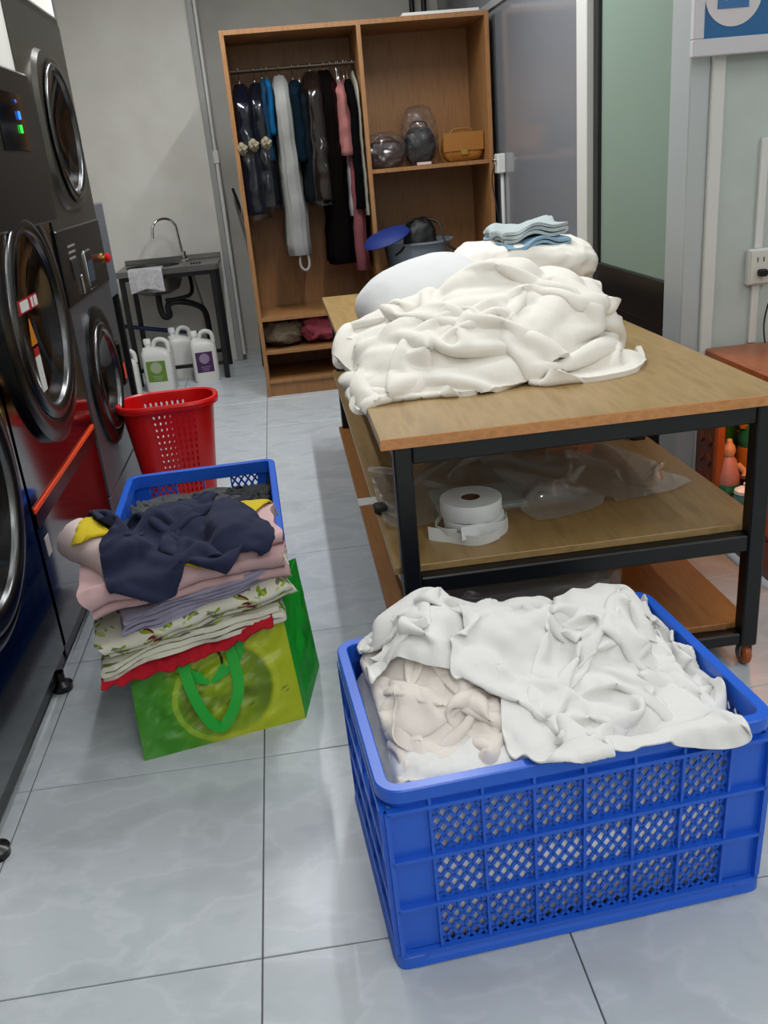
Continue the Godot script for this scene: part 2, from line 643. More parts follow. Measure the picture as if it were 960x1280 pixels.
func setup_camera_and_light():
	var cam := Camera3D.new()
	cam.name = "camera"
	cam.position = Vector3(0, 1.39, 0)
	cam.rotation_degrees = Vector3(-21.806, -4.963, -5.22)
	cam.fov = 60.04
	cam.keep_aspect = Camera3D.KEEP_HEIGHT
	cam.near = 0.05
	add_child(cam)
	cam.current = true
	var env := Environment.new()
	env.background_mode = Environment.BG_COLOR
	env.background_color = Color(0.05, 0.05, 0.055)
	env.tonemap_mode = Environment.TONE_MAPPER_LINEAR
	env.tonemap_exposure = 0.94
	env.sdfgi_enabled = true
	env.ssao_enabled = true
	env.ssil_enabled = true
	var we := WorldEnvironment.new()
	we.name = "world_environment"
	we.environment = env
	add_child(we)
	# the ceiling battens run along the room, one behind the other and a second row over the shop side
	var spots := [Vector3(0.55, 2.96, -4.1), Vector3(0.55, 2.96, -2.6), Vector3(0.55, 2.96, -1.3), Vector3(0.55, 2.96, 0.3), Vector3(0.55, 2.96, 1.75), Vector3(2.5, 2.96, -1.6), Vector3(2.5, 2.96, 0.6), Vector3(-0.3, 2.96, -4.9), Vector3(-0.3, 2.96, -2.2)]
	var what := ["between the wardrobe and the work table", "above the work table", "above the crate of white sheets", "over the middle of the shop", "near the shop front", "above the altar side of the shop", "over the empty shop floor", "over the sink end of the aisle", "over the aisle beside the nearest machine"]
	for k in spots.size():
		ceiling_batten(spots[k], what[k], [4.4, 0.3, 0.7, 1.5, 3.1, 1.4, 1.7, 2.9, 0.9][k])

func ceiling_batten(at: Vector3, where: String, energy: float):
	var t := thing("ceiling_batten_light", "long white LED batten on the ceiling " + where, "ceiling light", at, 0.0, "LED battens on the ceiling")
	part("housing", abox(Vector3(-0.04, 0.0, -0.62), Vector3(0.04, 0.04, 0.62), 0.006), mat("lamp_housing", Color(0.9, 0.9, 0.9), 0.4), t)
	var s := st()
	tube(s, [Vector3(0, -0.004, -0.6), Vector3(0, -0.004, 0.6)], 0.014, 12)
	var m := mat("led_tube", Color(1, 1, 1), 0.4)
	m.emission_enabled = true
	m.emission = Color(0.95, 0.98, 1.0)
	m.emission_energy_multiplier = 3.0
	part("tube_diffuser", s, m, t)
	var l := AreaLight3D.new()
	l.name = "tube_light"
	l.area_size = Vector2(0.05, 1.2)
	l.light_color = Color(0.98, 0.99, 1.0)
	l.light_energy = energy
	l.area_range = 12.0
	l.shadow_enabled = true
	l.position = Vector3(0, -0.025, 0)
	l.rotation.x = -PI / 2
	t.add_child(l)

func make_materials():
	var weave := bump_tex(0.09, 3, 6.0, 2)
	var wrinkle := bump_tex(0.02, 11, 8.0, 4)
	tex["weave"] = weave
	tex["wrinkle"] = wrinkle
	# wood laminates: streaks of grain
	var grain := [[0.0, Color(0.88, 0.87, 0.84)], [0.35, Color(0.95, 0.945, 0.94)], [0.55, Color(1, 1, 1)], [0.75, Color(0.94, 0.93, 0.91)], [1.0, Color(0.87, 0.85, 0.82)]]
	var gt := noise_tex(0.012, 21, grain, 5, 14.0)
	tri(mat("oak_top", Color(0.635, 0.52, 0.335), 0.36), gt, Vector3(2.6, 2.6, 0.4))
	tri(mat("oak_edge", Color(0.80, 0.56, 0.34), 0.4), gt, Vector3(3.0, 5.0, 0.8))
	tri(mat("wardrobe_wood", Color(0.60, 0.425, 0.25), 0.45), gt, Vector3(6.0, 0.5, 6.0))
	tri(mat("wardrobe_edge", Color(0.60, 0.425, 0.255), 0.42), gt, Vector3(4.0, 0.6, 4.0))
	tri(mat("shelf_low", Color(0.62, 0.42, 0.22), 0.35), gt, Vector3(5.0, 5.0, 0.55))
	tri(mat("altar_wood", Color(0.44, 0.2, 0.1), 0.3), gt, Vector3(4.0, 0.9, 4.0))
	tri(mat("altar_light_wood", Color(0.62, 0.33, 0.16), 0.3), gt, Vector3(0.9, 4.0, 4.0))
	# walls
	var plaster := noise_tex(0.01, 5, [[0.0, Color(0.95, 0.95, 0.94)], [1.0, Color(1, 1, 1)]], 4)
	tri(mat("wall_white", Color(0.87, 0.86, 0.835), 0.85), plaster, Vector3.ONE * 0.6, null, 0.5, true)
	tri(mat("wall_grey", Color(0.82, 0.81, 0.78), 0.8), plaster, Vector3.ONE * 0.6, null, 0.5, true)
	tri(mat("wall_right", Color(0.72, 0.755, 0.735), 0.6), plaster, Vector3.ONE * 0.6, null, 0.5, true)
	mat("ceiling", Color(0.86, 0.86, 0.85), 0.9)
	mat("panel_grey", Color(0.47, 0.48, 0.50), 0.14)
	mat("white_frame", Color(0.80, 0.80, 0.78), 0.4)
	mat("silver_frame", Color(0.70, 0.72, 0.72), 0.4, 0.25)
	mat("black_frame", Color(0.045, 0.047, 0.05), 0.35)
	var gl := mat("frosted_glass", Color(0.53, 0.605, 0.55, 0.88), 0.35)
	gl.transparency = BaseMaterial3D.TRANSPARENCY_ALPHA
	# floor tiles: four cuts of the same pale stone
	var stone := noise_tex(0.006, 44, [[0.0, Color(0.90, 0.905, 0.91)], [0.40, Color(0.955, 0.96, 0.96)], [0.5, Color(1, 1, 1)], [0.6, Color(0.96, 0.965, 0.965)], [0.8, Color(0.97, 0.975, 0.975)], [1.0, Color(0.92, 0.925, 0.93)]], 5, 60.0, 1024)
	for k in 4:
		var m := tri(mat("tile%d" % k, Color(0.765, 0.785, 0.80), 0.27), stone, Vector3(0.55, 0.55, 0.9))
		m.uv1_offset = Vector3(k * 0.37, 0.0, k * 0.61)
	mat("grout", Color(0.36, 0.36, 0.36), 0.9)
	# metals and plastics
	mat("black_steel", Color(0.03, 0.031, 0.034), 0.42)
	mat("chrome", Color(0.82, 0.82, 0.82), 0.14, 1.0)
	mat("brushed", Color(0.55, 0.55, 0.54), 0.32, 1.0)
	mat("machine_mirror", Color(0.47, 0.47, 0.475), 0.09, 1.0)
	mat("machine_dark", Color(0.29, 0.28, 0.26), 0.34, 0.9)
	mat("machine_grey", Color(0.40, 0.41, 0.43), 0.35, 0.6)
	mat("machine_black", Color(0.035, 0.033, 0.03), 0.25)
	mat("ring_steel", Color(0.36, 0.36, 0.36), 0.25, 1.0)
	mat("rubber", Color(0.02, 0.02, 0.02), 0.6)
	mat("crate_blue", Color(0.12, 0.37, 0.81), 0.33)
	mat("basket_red", Color(0.80, 0.055, 0.06), 0.3)
	mat("white_plastic", Color(0.82, 0.82, 0.80), 0.4)
	mat("orange", Color(0.95, 0.30, 0.09), 0.4)
	var dg := mat("dark_glass", Color(0.05, 0.045, 0.04, 0.72), 0.05)
	dg.transparency = BaseMaterial3D.TRANSPARENCY_ALPHA
	var film := mat("clear_film", Color(0.78, 0.77, 0.75, 0.30), 0.045)
	film.transparency = BaseMaterial3D.TRANSPARENCY_ALPHA
	var wf := mat("wrapper_film", Color(0.35, 0.35, 0.36, 0.16), 0.05)
	wf.transparency = BaseMaterial3D.TRANSPARENCY_ALPHA
	var cover := mat("garment_film", Color(0.12, 0.12, 0.13, 0.06), 0.08)
	cover.transparency = BaseMaterial3D.TRANSPARENCY_ALPHA
	# fabrics
	for f in [["sheet_white", Color(0.88, 0.875, 0.86)], ["sheet_cream", Color(0.88, 0.845, 0.81)], ["sheet_cool", Color(0.86, 0.865, 0.865)], ["duvet_white", Color(0.90, 0.88, 0.84)], ["pillow_white", Color(0.82, 0.82, 0.815)], ["towel_pink", Color(0.80, 0.655, 0.655)], ["towel_pale", Color(0.83, 0.745, 0.735)], ["lavender", Color(0.66, 0.64, 0.73)], ["navy", Color(0.072, 0.10, 0.215)], ["yellow", Color(0.80, 0.70, 0.07)], ["grey_cloth", Color(0.27, 0.275, 0.28)], ["red_cloth", Color(0.72, 0.03, 0.13)], ["ice_blue", Color(0.50, 0.62, 0.70)], ["pale_grey_blue", Color(0.66, 0.70, 0.70)]]:
		var m: StandardMaterial3D = mat(f[0], f[1], 0.92)
		tri(m, null, Vector3.ONE * 14.0, weave, 0.10, true)
		if f[0] in ["duvet_white", "sheet_white", "sheet_cream", "sheet_cool"]:
			tri(m, null, Vector3.ONE * 2.2, wrinkle, 0.22, true)
		m.rim_enabled = true
		m.rim = 0.2

# ------------------------------------------------------------------ the room
func room():
	var fl := structure("floor", "glossy pale grey marble tile floor", "floor")
	part("grout_bed", abox(Vector3(-2.2, -0.12, -8.3), Vector3(3.6, -0.004, 2.7), 0.0), mats["grout"], fl)
	var px := 0.583; var pz := 0.62
	var s := st()
	box(s, Vector3(0, -0.01, 0), Vector3(px - 0.003, 0.02, pz - 0.003), 0.0012)
	var tile := done(s)
	var i := 0
	for a in range(-4, 6):
		for b in range(-11, 6):
			var x := -0.197 + (a + 0.5) * px
			var z := -1.28 + (b + 0.5) * pz
			if x - px / 2 > 3.35 or x + px / 2 < -1.3 or (x > 1.5 and z < -3.3) or z > 2.4:
				continue
			i += 1
			part("tile", tile, mats["tile%d" % ((a * 7 + b * 3 + 60) % 4)], fl, Vector3(x, 0, z))
	var w := structure("wall_left", "pale plaster wall behind the row of washing machines", "wall")
	part("plaster", abox(Vector3(-1.42, 0, -7.05), Vector3(-1.3, 3.1, 2.6), 0.0), mats["wall_white"], w)
	part("fascia", abox(Vector3(-1.3, 2.035, -4.31), Vector3(-0.806, 3.0, 2.5), 0.003), mats["wall_white"], w)
	part("lower_fascia", abox(Vector3(-1.3, 1.756, -3.448), Vector3(-0.806, 2.035, 2.5), 0.003), mats["wall_white"], w)
	w = structure("wall_sink", "white plaster wall behind the steel sink", "wall")
	part("plaster", abox(Vector3(-1.42, 0, -8.2), Vector3(-0.40, 3.1, -7.04), 0.004), mats["wall_white"], w)
	w = structure("wall_back", "dull grey wall behind the open wardrobe", "wall")
	part("plaster", abox(Vector3(-0.45, 0, -7.6), Vector3(1.5, 3.1, -7.5), 0.0), mats["wall_grey"], w)
	w = structure("wall_right", "pale wall with a socket above the red wooden altar", "wall")
	part("plaster", abox(Vector3(1.475, 0, -3.17), Vector3(3.5, 3.1, -3.05), 0.0), mats["wall_right"], w)
	w = structure("wall_side", "white wall on the altar side of the shop", "wall")
	part("plaster", abox(Vector3(3.4, 0, -3.1), Vector3(3.5, 3.1, 2.6), 0.0), mats["wall_white"], w)
	w = structure("wall_front", "white wall at the shop front", "wall")
	part("plaster", abox(Vector3(-1.42, 0, 2.5), Vector3(3.5, 3.1, 2.6), 0.0), mats["wall_white"], w)
	w = structure("ceiling", "flat white ceiling", "ceiling")
	part("plaster", abox(Vector3(-1.5, 3.0, -8.2), Vector3(3.5, 3.1, 2.6), 0.0), mats["ceiling"], w)
	# partition along x = 1.4: glossy grey panel, frame, frosted door
	w = structure("wall_partition", "glossy grey partition panel beside the wardrobe", "wall")
	part("panel", abox(Vector3(1.40, 0, -8.1), Vector3(1.44, 3.0, -4.15), 0.002), mats["panel_grey"], w)
	part("top_rail", abox(Vector3(1.385, 2.13, -8.1), Vector3(1.4, 2.17, -4.15), 0.002), mats["silver_frame"], w)
	w = structure("trim_1", "white upright frame between the grey panel and the frosted door", "door frame")
	part("upright", abox(Vector3(1.37, 0, -4.15), Vector3(1.47, 3.0, -4.02), 0.004), mats["white_frame"], w)
	part("stop", abox(Vector3(1.385, 0, -4.185), Vector3(1.40, 3.0, -4.15), 0.003), mats["silver_frame"], w)
	w = structure("door_1", "frosted green glass door with a black bottom rail", "door")
	part("stile", abox(Vector3(1.40, 0.02, -4.02), Vector3(1.44, 2.9, -3.955), 0.003), mats["black_frame"], w)
	part("stile", abox(Vector3(1.41, 0.02, -3.225), Vector3(1.44, 2.9, -3.2), 0.003), mats["black_frame"], w)
	part("bottom_rail", abox(Vector3(1.40, 0.02, -3.955), Vector3(1.44, 0.72, -3.225), 0.003), mats["black_frame"], w)
	part("glazing_bar", abox(Vector3(1.395, 0.70, -3.955), Vector3(1.445, 0.87, -3.225), 0.004), mats["black_frame"], w)
	part("top_rail", abox(Vector3(1.40, 2.85, -3.955), Vector3(1.44, 2.95, -3.225), 0.003), mats["black_frame"], w)
	part("pane", abox(Vector3(1.415, 0.87, -3.955), Vector3(1.423, 2.85, -3.225), 0.0), mats["frosted_glass"], w)
	part("closer", abox(Vector3(1.43, 1.83, -3.36), Vector3(1.50, 2.3, -3.23), 0.006), mat("olive", Color(0.30, 0.30, 0.24), 0.6), w)
	w = structure("wall_store", "pale wall of the store room seen through the frosted door", "wall")
	part("plaster", abox(Vector3(2.3, 0, -8.2), Vector3(2.4, 3.1, -3.17), 0.0), mats["wall_white"], w)
	part("rear_plaster", abox(Vector3(1.44, 0, -8.2), Vector3(2.3, 3.1, -8.1), 0.0), mats["wall_white"], w)
	w = structure("trim_2", "silver aluminium corner post beside the frosted door", "door frame")
	part("post", abox(Vector3(1.385, 0, -3.2), Vector3(1.455, 3.0, -3.045), 0.004), mats["silver_frame"], w)
	w = structure("trim_3", "white strip at the edge of the pale wall", "trim")
	part("strip", abox(Vector3(1.455, 0, -3.06), Vector3(1.50, 3.0, -3.03), 0.004), mats["white_frame"], w)
	# trunking at the corner by the sink
	w = structure("trim_4", "grey trunking up the corner beside the wardrobe", "trunking")
	part("trunking", abox(Vector3(-0.43, 0, -7.04), Vector3(-0.385, 3.0, -7.0), 0.005), mat("trunk_grey", Color(0.62, 0.62, 0.61), 0.5), w)
	s = st()
	tube(s, [Vector3(-0.37, 0.05, -6.99), Vector3(-0.37, 1.45, -6.99)], 0.014, 10)
	part("pipe", s, mat("white_plastic", Color(1, 1, 1)), w)
	s = st()
	tube(s, [Vector3(-0.37, 1.52, -6.99), Vector3(-0.37, 2.6, -6.99)], 0.012, 10)
	part("pipe", s, mats["white_plastic"], w)
	part("pipe_coupling", abox(Vector3(-0.39, 1.44, -7.01), Vector3(-0.35, 1.53, -6.97), 0.006), mats["white_plastic"], w)
	w = structure("trim_5", "pair of black pipes rising behind the wardrobe", "pipes")
	for x in [1.20, 1.29]:
		s = st()
		tube(s, [Vector3(x, 1.6, -7.46), Vector3(x, 3.0, -7.46)], 0.02, 12)
		part("pipe", s, mats["black_steel"], w)


# ------------------------------------------------------------------ machines along the left wall (front looks to +z here, turned to face +x)
func ring_door(t: Node3D, c: Vector2, z: float, r_out: float, r_chrome: float, r_glass: float, deep: float):
	var xf := Transform3D(Basis(Vector3.RIGHT, PI / 2), Vector3(c.x, c.y, z))
	var d := Node3D.new()
	d.name = "door"
	t.add_child(d, true)
	var s := st()
	lathe(s, [Vector2(r_chrome, -0.01), Vector2(r_chrome, deep * 0.6), Vector2(r_chrome + 0.012, deep * 0.75), Vector2(r_out - 0.02, deep * 0.75), Vector2(r_out, deep * 0.5), Vector2(r_out, -0.01)], 72, xf)
	part("door_ring", s, mats["machine_black"], d)
	s = st()
	var prof := []
	for k in 13:
		var a := PI * k / 12.0
		prof.append(Vector2((r_chrome + r_glass) / 2 + cos(a) * (r_chrome - r_glass) / 2, deep * 0.62 + sin(a) * deep * 0.42))
	prof.append(Vector2(r_glass - 0.02, -0.02))
	lathe(s, prof, 72, xf)
	part("chrome_ring", s, mats["ring_steel"], d)
	s = st()
	prof = []
	for k in 9:
		var u := k / 8.0
		prof.append(Vector2(r_glass * (1.0 - u), deep * 0.45 - 0.05 * sin(u * PI / 2)))
	lathe(s, prof, 64, xf)
	part("door_glass", s, mats["dark_glass"], d)
	# drum behind the glass
	s = st()
	lathe(s, [Vector2(r_glass, 0.0), Vector2(r_glass + 0.03, -0.06), Vector2(r_glass + 0.03, -0.34), Vector2(0.0, -0.36)], 48, xf)
	part("drum", s, mats["brushed"], t)

func big_machines():
	# --- nearest: only its lower front is in view
	var t := thing("washing_machine", "dark steel washing machine with black oval door, standing on round feet", "washing machine", Vector3(-0.80, 0, -2.01), PI / 2)
	var W := 0.46
	var s := st()
	plate_hole(s, 0.92, 1.64, Vector2(0.02, 0.73 - 0.9), 0.345, -0.03, 0.0)
	part("front_panel", s, mats["machine_mirror"], t, Vector3(0, 0.9, 0))
	s = st()
	bx(s, Vector3(-W, 0.08, -0.47), Vector3(-W + 0.02, 1.72, -0.03)); bx(s, Vector3(W - 0.02, 0.08, -0.47), Vector3(W, 1.72, -0.03)); bx(s, Vector3(-W, 1.70, -0.47), Vector3(W, 1.72, -0.03)); bx(s, Vector3(-W, 0.08, -0.48), Vector3(W, 1.72, -0.465)); bx(s, Vector3(-W, 0.08, -0.47), Vector3(W, 0.1, -0.03))
	part("body", s, mats["machine_dark"], t)
	ring_door(t, Vector2(0.02, 0.73), 0.0, 0.37, 0.335, 0.275, 0.035)
	part("plinth", abox(Vector3(-W, 0.035, -0.44), Vector3(W, 0.08, -0.006), 0.003), mats["machine_black"], t)
	for x in [-0.33, 0.36]:
		s = st()
		lathe(s, [Vector2(0.0, 0.0), Vector2(0.03, 0.0), Vector2(0.032, 0.02), Vector2(0.014, 0.03), Vector2(0.014, 0.06)], 20, Transform3D(Basis.IDENTITY, Vector3(x, 0, 0.0)))
		part("foot", s, mats["machine_black"], t)
	s = st()
	prism(s, rrect(0.05, 0.2, 0.01), 0.0, 0.003, 0.0, Transform3D(Basis.IDENTITY, Vector3(0.40, 0.78, 0.0)))
	part("yellow_sticker", s, mat("sticker_yellow", Color(0.55, 0.55, 0.12), 0.5), t)

	# --- second: dryer with the large round window, mirror-bright lower front
	t = thing("tumble_dryer", "black tumble dryer with large chrome ringed window and orange trim strip", "tumble dryer", Vector3(-0.80, 0, -2.96), PI / 2)
	W = 0.465
	s = st()
	plate_hole(s, 0.93, 1.19, Vector2(0.0, 1.0 - 0.675), 0.36, -0.03, 0.0)
	part("front_panel", s, mats["machine_mirror"], t, Vector3(0, 0.675, 0))
	s = st()
	bx(s, Vector3(-W, 0.08, -0.47), Vector3(-W + 0.02, 1.745, -0.03)); bx(s, Vector3(W - 0.02, 0.08, -0.47), Vector3(W, 1.745, -0.03)); bx(s, Vector3(-W, 1.725, -0.47), Vector3(W, 1.75, -0.0)); bx(s, Vector3(-W, 0.08, -0.48), Vector3(W, 1.745, -0.465)); bx(s, Vector3(-W, 0.08, -0.47), Vector3(W, 0.1, -0.03))
	part("body", s, mats["machine_dark"], t)
	ring_door(t, Vector2(0.0, 1.0), 0.0, 0.39, 0.315, 0.265, 0.036)
	part("plinth", abox(Vector3(-W, 0.035, -0.44), Vector3(W, 0.08, -0.006), 0.003), mats["machine_black"], t)
	for x in [0.36]:
		s = st()
		lathe(s, [Vector2(0.0, 0.0), Vector2(0.03, 0.0), Vector2(0.032, 0.02), Vector2(0.014, 0.03), Vector2(0.014, 0.06)], 20, Transform3D(Basis.IDENTITY, Vector3(x, 0, 0.0)))
		part("foot", s, mats["machine_black"], t)
	part("trim_band", abox(Vector3(-W + 0.005, 0.465, 0.0), Vector3(W - 0.005, 0.512, 0.005), 0.002), mats["machine_black"], t)
	part("orange_strip", abox(Vector3(-W + 0.005, 0.512, 0.0), Vector3(W - 0.005, 0.529, 0.007), 0.002), mats["orange"], t)
	var cp := part("control_panel", abox(Vector3(-W, 1.275, -0.02), Vector3(W, 1.745, 0.035), 0.008), mat("panel_black", Color(0.085, 0.08, 0.075), 0.3, 0.3), t)
	part("display", abox(Vector3(-0.02, 1.5, 0.035), Vector3(0.28, 1.67, 0.039), 0.002), mat("display_dark", Color(0.02, 0.022, 0.03), 0.08), cp)
	for e in [[Vector3(0.205, 1.605, 0.041), Color(0.2, 0.5, 1.0), "blue_indicator_light"], [Vector3(0.195, 1.565, 0.041), Color(0.15, 0.9, 0.25), "green_indicator_light"], [Vector3(0.19, 1.645, 0.041), Color(0.25, 0.4, 0.75), "small_indicator_light"]]:
		s = st()
		prism(s, rrect(0.022, 0.024 if e[2] != "small_indicator_light" else 0.01, 0.004, 3), 0.0, 0.003, 0.0, Transform3D(Basis.IDENTITY, e[0]))
		var m := mat(e[2], e[1], 0.4)
		m.emission_enabled = true
		m.emission = e[1]
		m.emission_energy_multiplier = 1.2 if e[2] != "small_indicator_light" else 0.15
		part(e[2], s, m, cp)
	# stickers on the window: red and white warning strip, amber triangle, hanging tag
	var dz := 0.02
	part("warning_sticker", abox(Vector3(-0.225, 1.045, dz), Vector3(0.01, 1.085, dz + 0.002), 0.0), mat("sticker_red", Color(0.62, 0.05, 0.08), 0.4), t)
	for x in [[-0.195, -0.105], [-0.07, -0.05], [-0.035, 0.0]]:
		part("white_print", abox(Vector3(x[0], 1.05, dz + 0.001), Vector3(x[1], 1.08, dz + 0.0035), 0.0), mats["white_plastic"], t)
	s = st()
	prism(s, PackedVector2Array([Vector2(-0.035, -0.04), Vector2(0.035, -0.04), Vector2(0, 0.04)]), 0.0, 0.002, 0.0, Transform3D(Basis.IDENTITY, Vector3(-0.13, 0.985, dz)))
	part("amber_triangle", s, mat("amber", Color(0.75, 0.45, 0.05), 0.4), t)
	part("tag_sticker", abox(Vector3(-0.155, 0.80, dz), Vector3(-0.10, 0.91, dz + 0.002), 0.0), mats["white_plastic"], t)
	part("tag_header", abox(Vector3(-0.155, 0.91, dz), Vector3(-0.10, 0.935, dz + 0.002), 0.0), mats["sticker_red"], t)
	part("side_sticker", abox(Vector3(-0.42, 0.36, 0.0), Vector3(-0.38, 0.42, 0.002), 0.0), mat("sticker_pinkish", Color(0.75, 0.7, 0.7), 0.5), t)
	mat("knob_red", Color(0.8, 0.06, 0.07), 0.35)

	# --- third: stacked dryer over washer
	t = thing("stacked_washer_dryer", "tall stacked washer dryer with screen, red stop button and grey lower door panel", "washer dryer", Vector3(-0.80, 0, -3.88), PI / 2)
	W = 0.43
	s = st()
	bx(s, Vector3(-W, 0.08, -0.47), Vector3(-W + 0.02, 2.02, -0.03)); bx(s, Vector3(W - 0.02, 0.08, -0.47), Vector3(W, 2.02, 0.0)); bx(s, Vector3(-W, 2.0, -0.47), Vector3(W, 2.03, 0.0)); bx(s, Vector3(-W, 0.08, -0.48), Vector3(W, 2.02, -0.465)); bx(s, Vector3(-W, 0.08, -0.47), Vector3(W, 0.1, -0.03))
	part("body", s, mats["machine_dark"], t)
	s = st()
	plate_hole(s, 0.86, 0.76, Vector2(0, 1.58 - 1.62), 0.26, -0.03, 0.004)
	part("upper_front_panel", s, mat("machine_olive", Color(0.34, 0.33, 0.305), 0.33, 0.75), t, Vector3(0, 1.62, 0))
	# rounded-square door surround
	var fr := rrect(0.57, 0.58, 0.2, 10)
	s = st()
	var inner := []
	for p in fr: inner.append(p.normalized() * 0.25)
	for k in fr.size():
		var l := (k + 1) % fr.size()
		s.set_smooth_group(2)
		var a := Vector3(fr[k].x, fr[k].y + 1.58, 0.0); var b := Vector3(fr[l].x, fr[l].y + 1.58, 0.0)
		var a2 := Vector3(fr[k].x * 0.96, fr[k].y * 0.96 + 1.58, 0.022); var b2 := Vector3(fr[l].x * 0.96, fr[l].y * 0.96 + 1.58, 0.022)
		var c := Vector3(inner[k].x, inner[k].y + 1.58, 0.026); var d := Vector3(inner[l].x, inner[l].y + 1.58, 0.026)
		quad_out(s, a, b, b2, a2, Vector3(0, 1.58, -0.1)); s.set_smooth_group(4); quad_out(s, a2, b2, d, c, Vector3(0, 1.58, -1))
	part("door_surround", s, mats["machine_olive"], t)
	ring_door(t, Vector2(0, 1.58), 0.01, 0.262, 0.245, 0.215, 0.03)
	part("control_panel", abox(Vector3(-W, 0.965, -0.02), Vector3(W - 0.01, 1.24, 0.012), 0.006), mats["panel_black"], t)
	s = st()
	prism(s, rrect(0.13, 0.155, 0.015, 4), 0.0, 0.006, 0.002, Transform3D(Basis.IDENTITY, Vector3(0.02, 1.06, 0.012)))
	var bz := part("screen_bezel", s, mats["chrome"], t)
	var scr := mat("payment_screen", Color(0.10, 0.13, 0.17), 0.1)
	scr.emission_enabled = true
	scr.emission = Color(0.30, 0.40, 0.50)
	scr.emission_energy_multiplier = 0.16
	part("screen", abox(Vector3(-0.03, 1.012, 0.0175), Vector3(0.07, 1.095, 0.0195), 0.0), scr, bz)
	part("screen_header", abox(Vector3(-0.035, 1.095, 0.0175), Vector3(0.075, 1.13, 0.0195), 0.0), mats["machine_black"], bz)
	part("screen_footer", abox(Vector3(-0.035, 0.99, 0.0175), Vector3(0.075, 1.012, 0.0195), 0.0), mats["machine_black"], bz)
	for k in 3:
		part("printed_line", abox(Vector3(-0.30, 1.17 - k * 0.022, 0.012), Vector3(-0.17 - k * 0.01, 1.178 - k * 0.022, 0.0135), 0.0), mat("print_grey", Color(0.5, 0.5, 0.48), 0.5), t)
	part("coin_slot", abox(Vector3(-0.19, 0.985, 0.012), Vector3(-0.165, 1.06, 0.022), 0.003), mats["chrome"], t)
	part("coin_plate", abox(Vector3(-0.29, 1.05, 0.012), Vector3(-0.17, 1.12, 0.016), 0.002), mat("panel_grey_dark", Color(0.2, 0.2, 0.2), 0.4, 0.5), t)
	s = st()
	lathe(s, [Vector2(0.022, 0.0), Vector2(0.022, 0.008), Vector2(0.010, 0.01), Vector2(0.010, 0.016)], 20, Transform3D(Basis(Vector3.RIGHT, PI / 2), Vector3(0.33, 1.075, 0.01)))
	var bt := part("stop_button_base", s, mat("brass", Color(0.75, 0.6, 0.3), 0.3, 0.9), t)
	s = st()
	lathe(s, [Vector2(0.012, 0.016), Vector2(0.019, 0.019), Vector2(0.020, 0.032), Vector2(0.014, 0.038), Vector2(0.0, 0.04)], 20, Transform3D(Basis(Vector3.RIGHT, PI / 2), Vector3(0.33, 1.075, 0.01)))
	part("stop_button", s, mats["knob_red"], bt)
	s = st()
	plate_hole(s, 0.86, 0.745, Vector2(-0.07, 0.63 - 0.5925), 0.27, -0.03, 0.004)
	part("lower_front_panel", s, mats["machine_grey"], t, Vector3(0, 0.5925, 0))
	part("access_panel", abox(Vector3(-W, 0.085, -0.03), Vector3(W, 0.212, 0.004), 0.004), mats["machine_grey"], t)
	ring_door(t, Vector2(-0.07, 0.63), 0.0, 0.29, 0.225, 0.185, 0.035)
	part("door_handle", abox(Vector3(0.20, 0.52, 0.004), Vector3(0.26, 0.72, 0.035), 0.01), mats["machine_black"], t)
	part("orange_label", abox(Vector3(0.215, 0.55, 0.035), Vector3(0.245, 0.62, 0.0365), 0.0), mats["orange"], t)
	part("plinth", abox(Vector3(-W, 0.035, -0.44), Vector3(W, 0.085, -0.006), 0.003), mats["machine_black"], t)
	for x in [-0.35, 0.35]:
		s = st()
		lathe(s, [Vector2(0.0, 0.0), Vector2(0.03, 0.0), Vector2(0.032, 0.02), Vector2(0.014, 0.03), Vector2(0.014, 0.06)], 20, Transform3D(Basis.IDENTITY, Vector3(x, 0, -0.03)))
		part("foot", s, mats["machine_black"], t)

	# --- grey dosing cabinet on black legs past the machines
	t = thing("dosing_cabinet", "plain grey metal cabinet on black legs beside the stacked washer dryer", "cabinet", Vector3(-0.98, 0, -4.56))
	part("body", abox(Vector3(-0.2, 0.87, -0.1), Vector3(0.16, 1.30, 0.12), 0.006), mat("cabinet_grey", Color(0.42, 0.44, 0.47), 0.4, 0.3), t)
	for x in [-0.17, 0.14]:
		for z in [-0.08, 0.1]:
			part("leg", abox(Vector3(x - 0.017, 0, z - 0.017), Vector3(x + 0.017, 0.87, z + 0.017), 0.003), mats["black_steel"], t)
	part("brace", abox(Vector3(-0.17, 0.3, 0.083), Vector3(0.14, 0.33, 0.117), 0.003), mats["black_steel"], t)

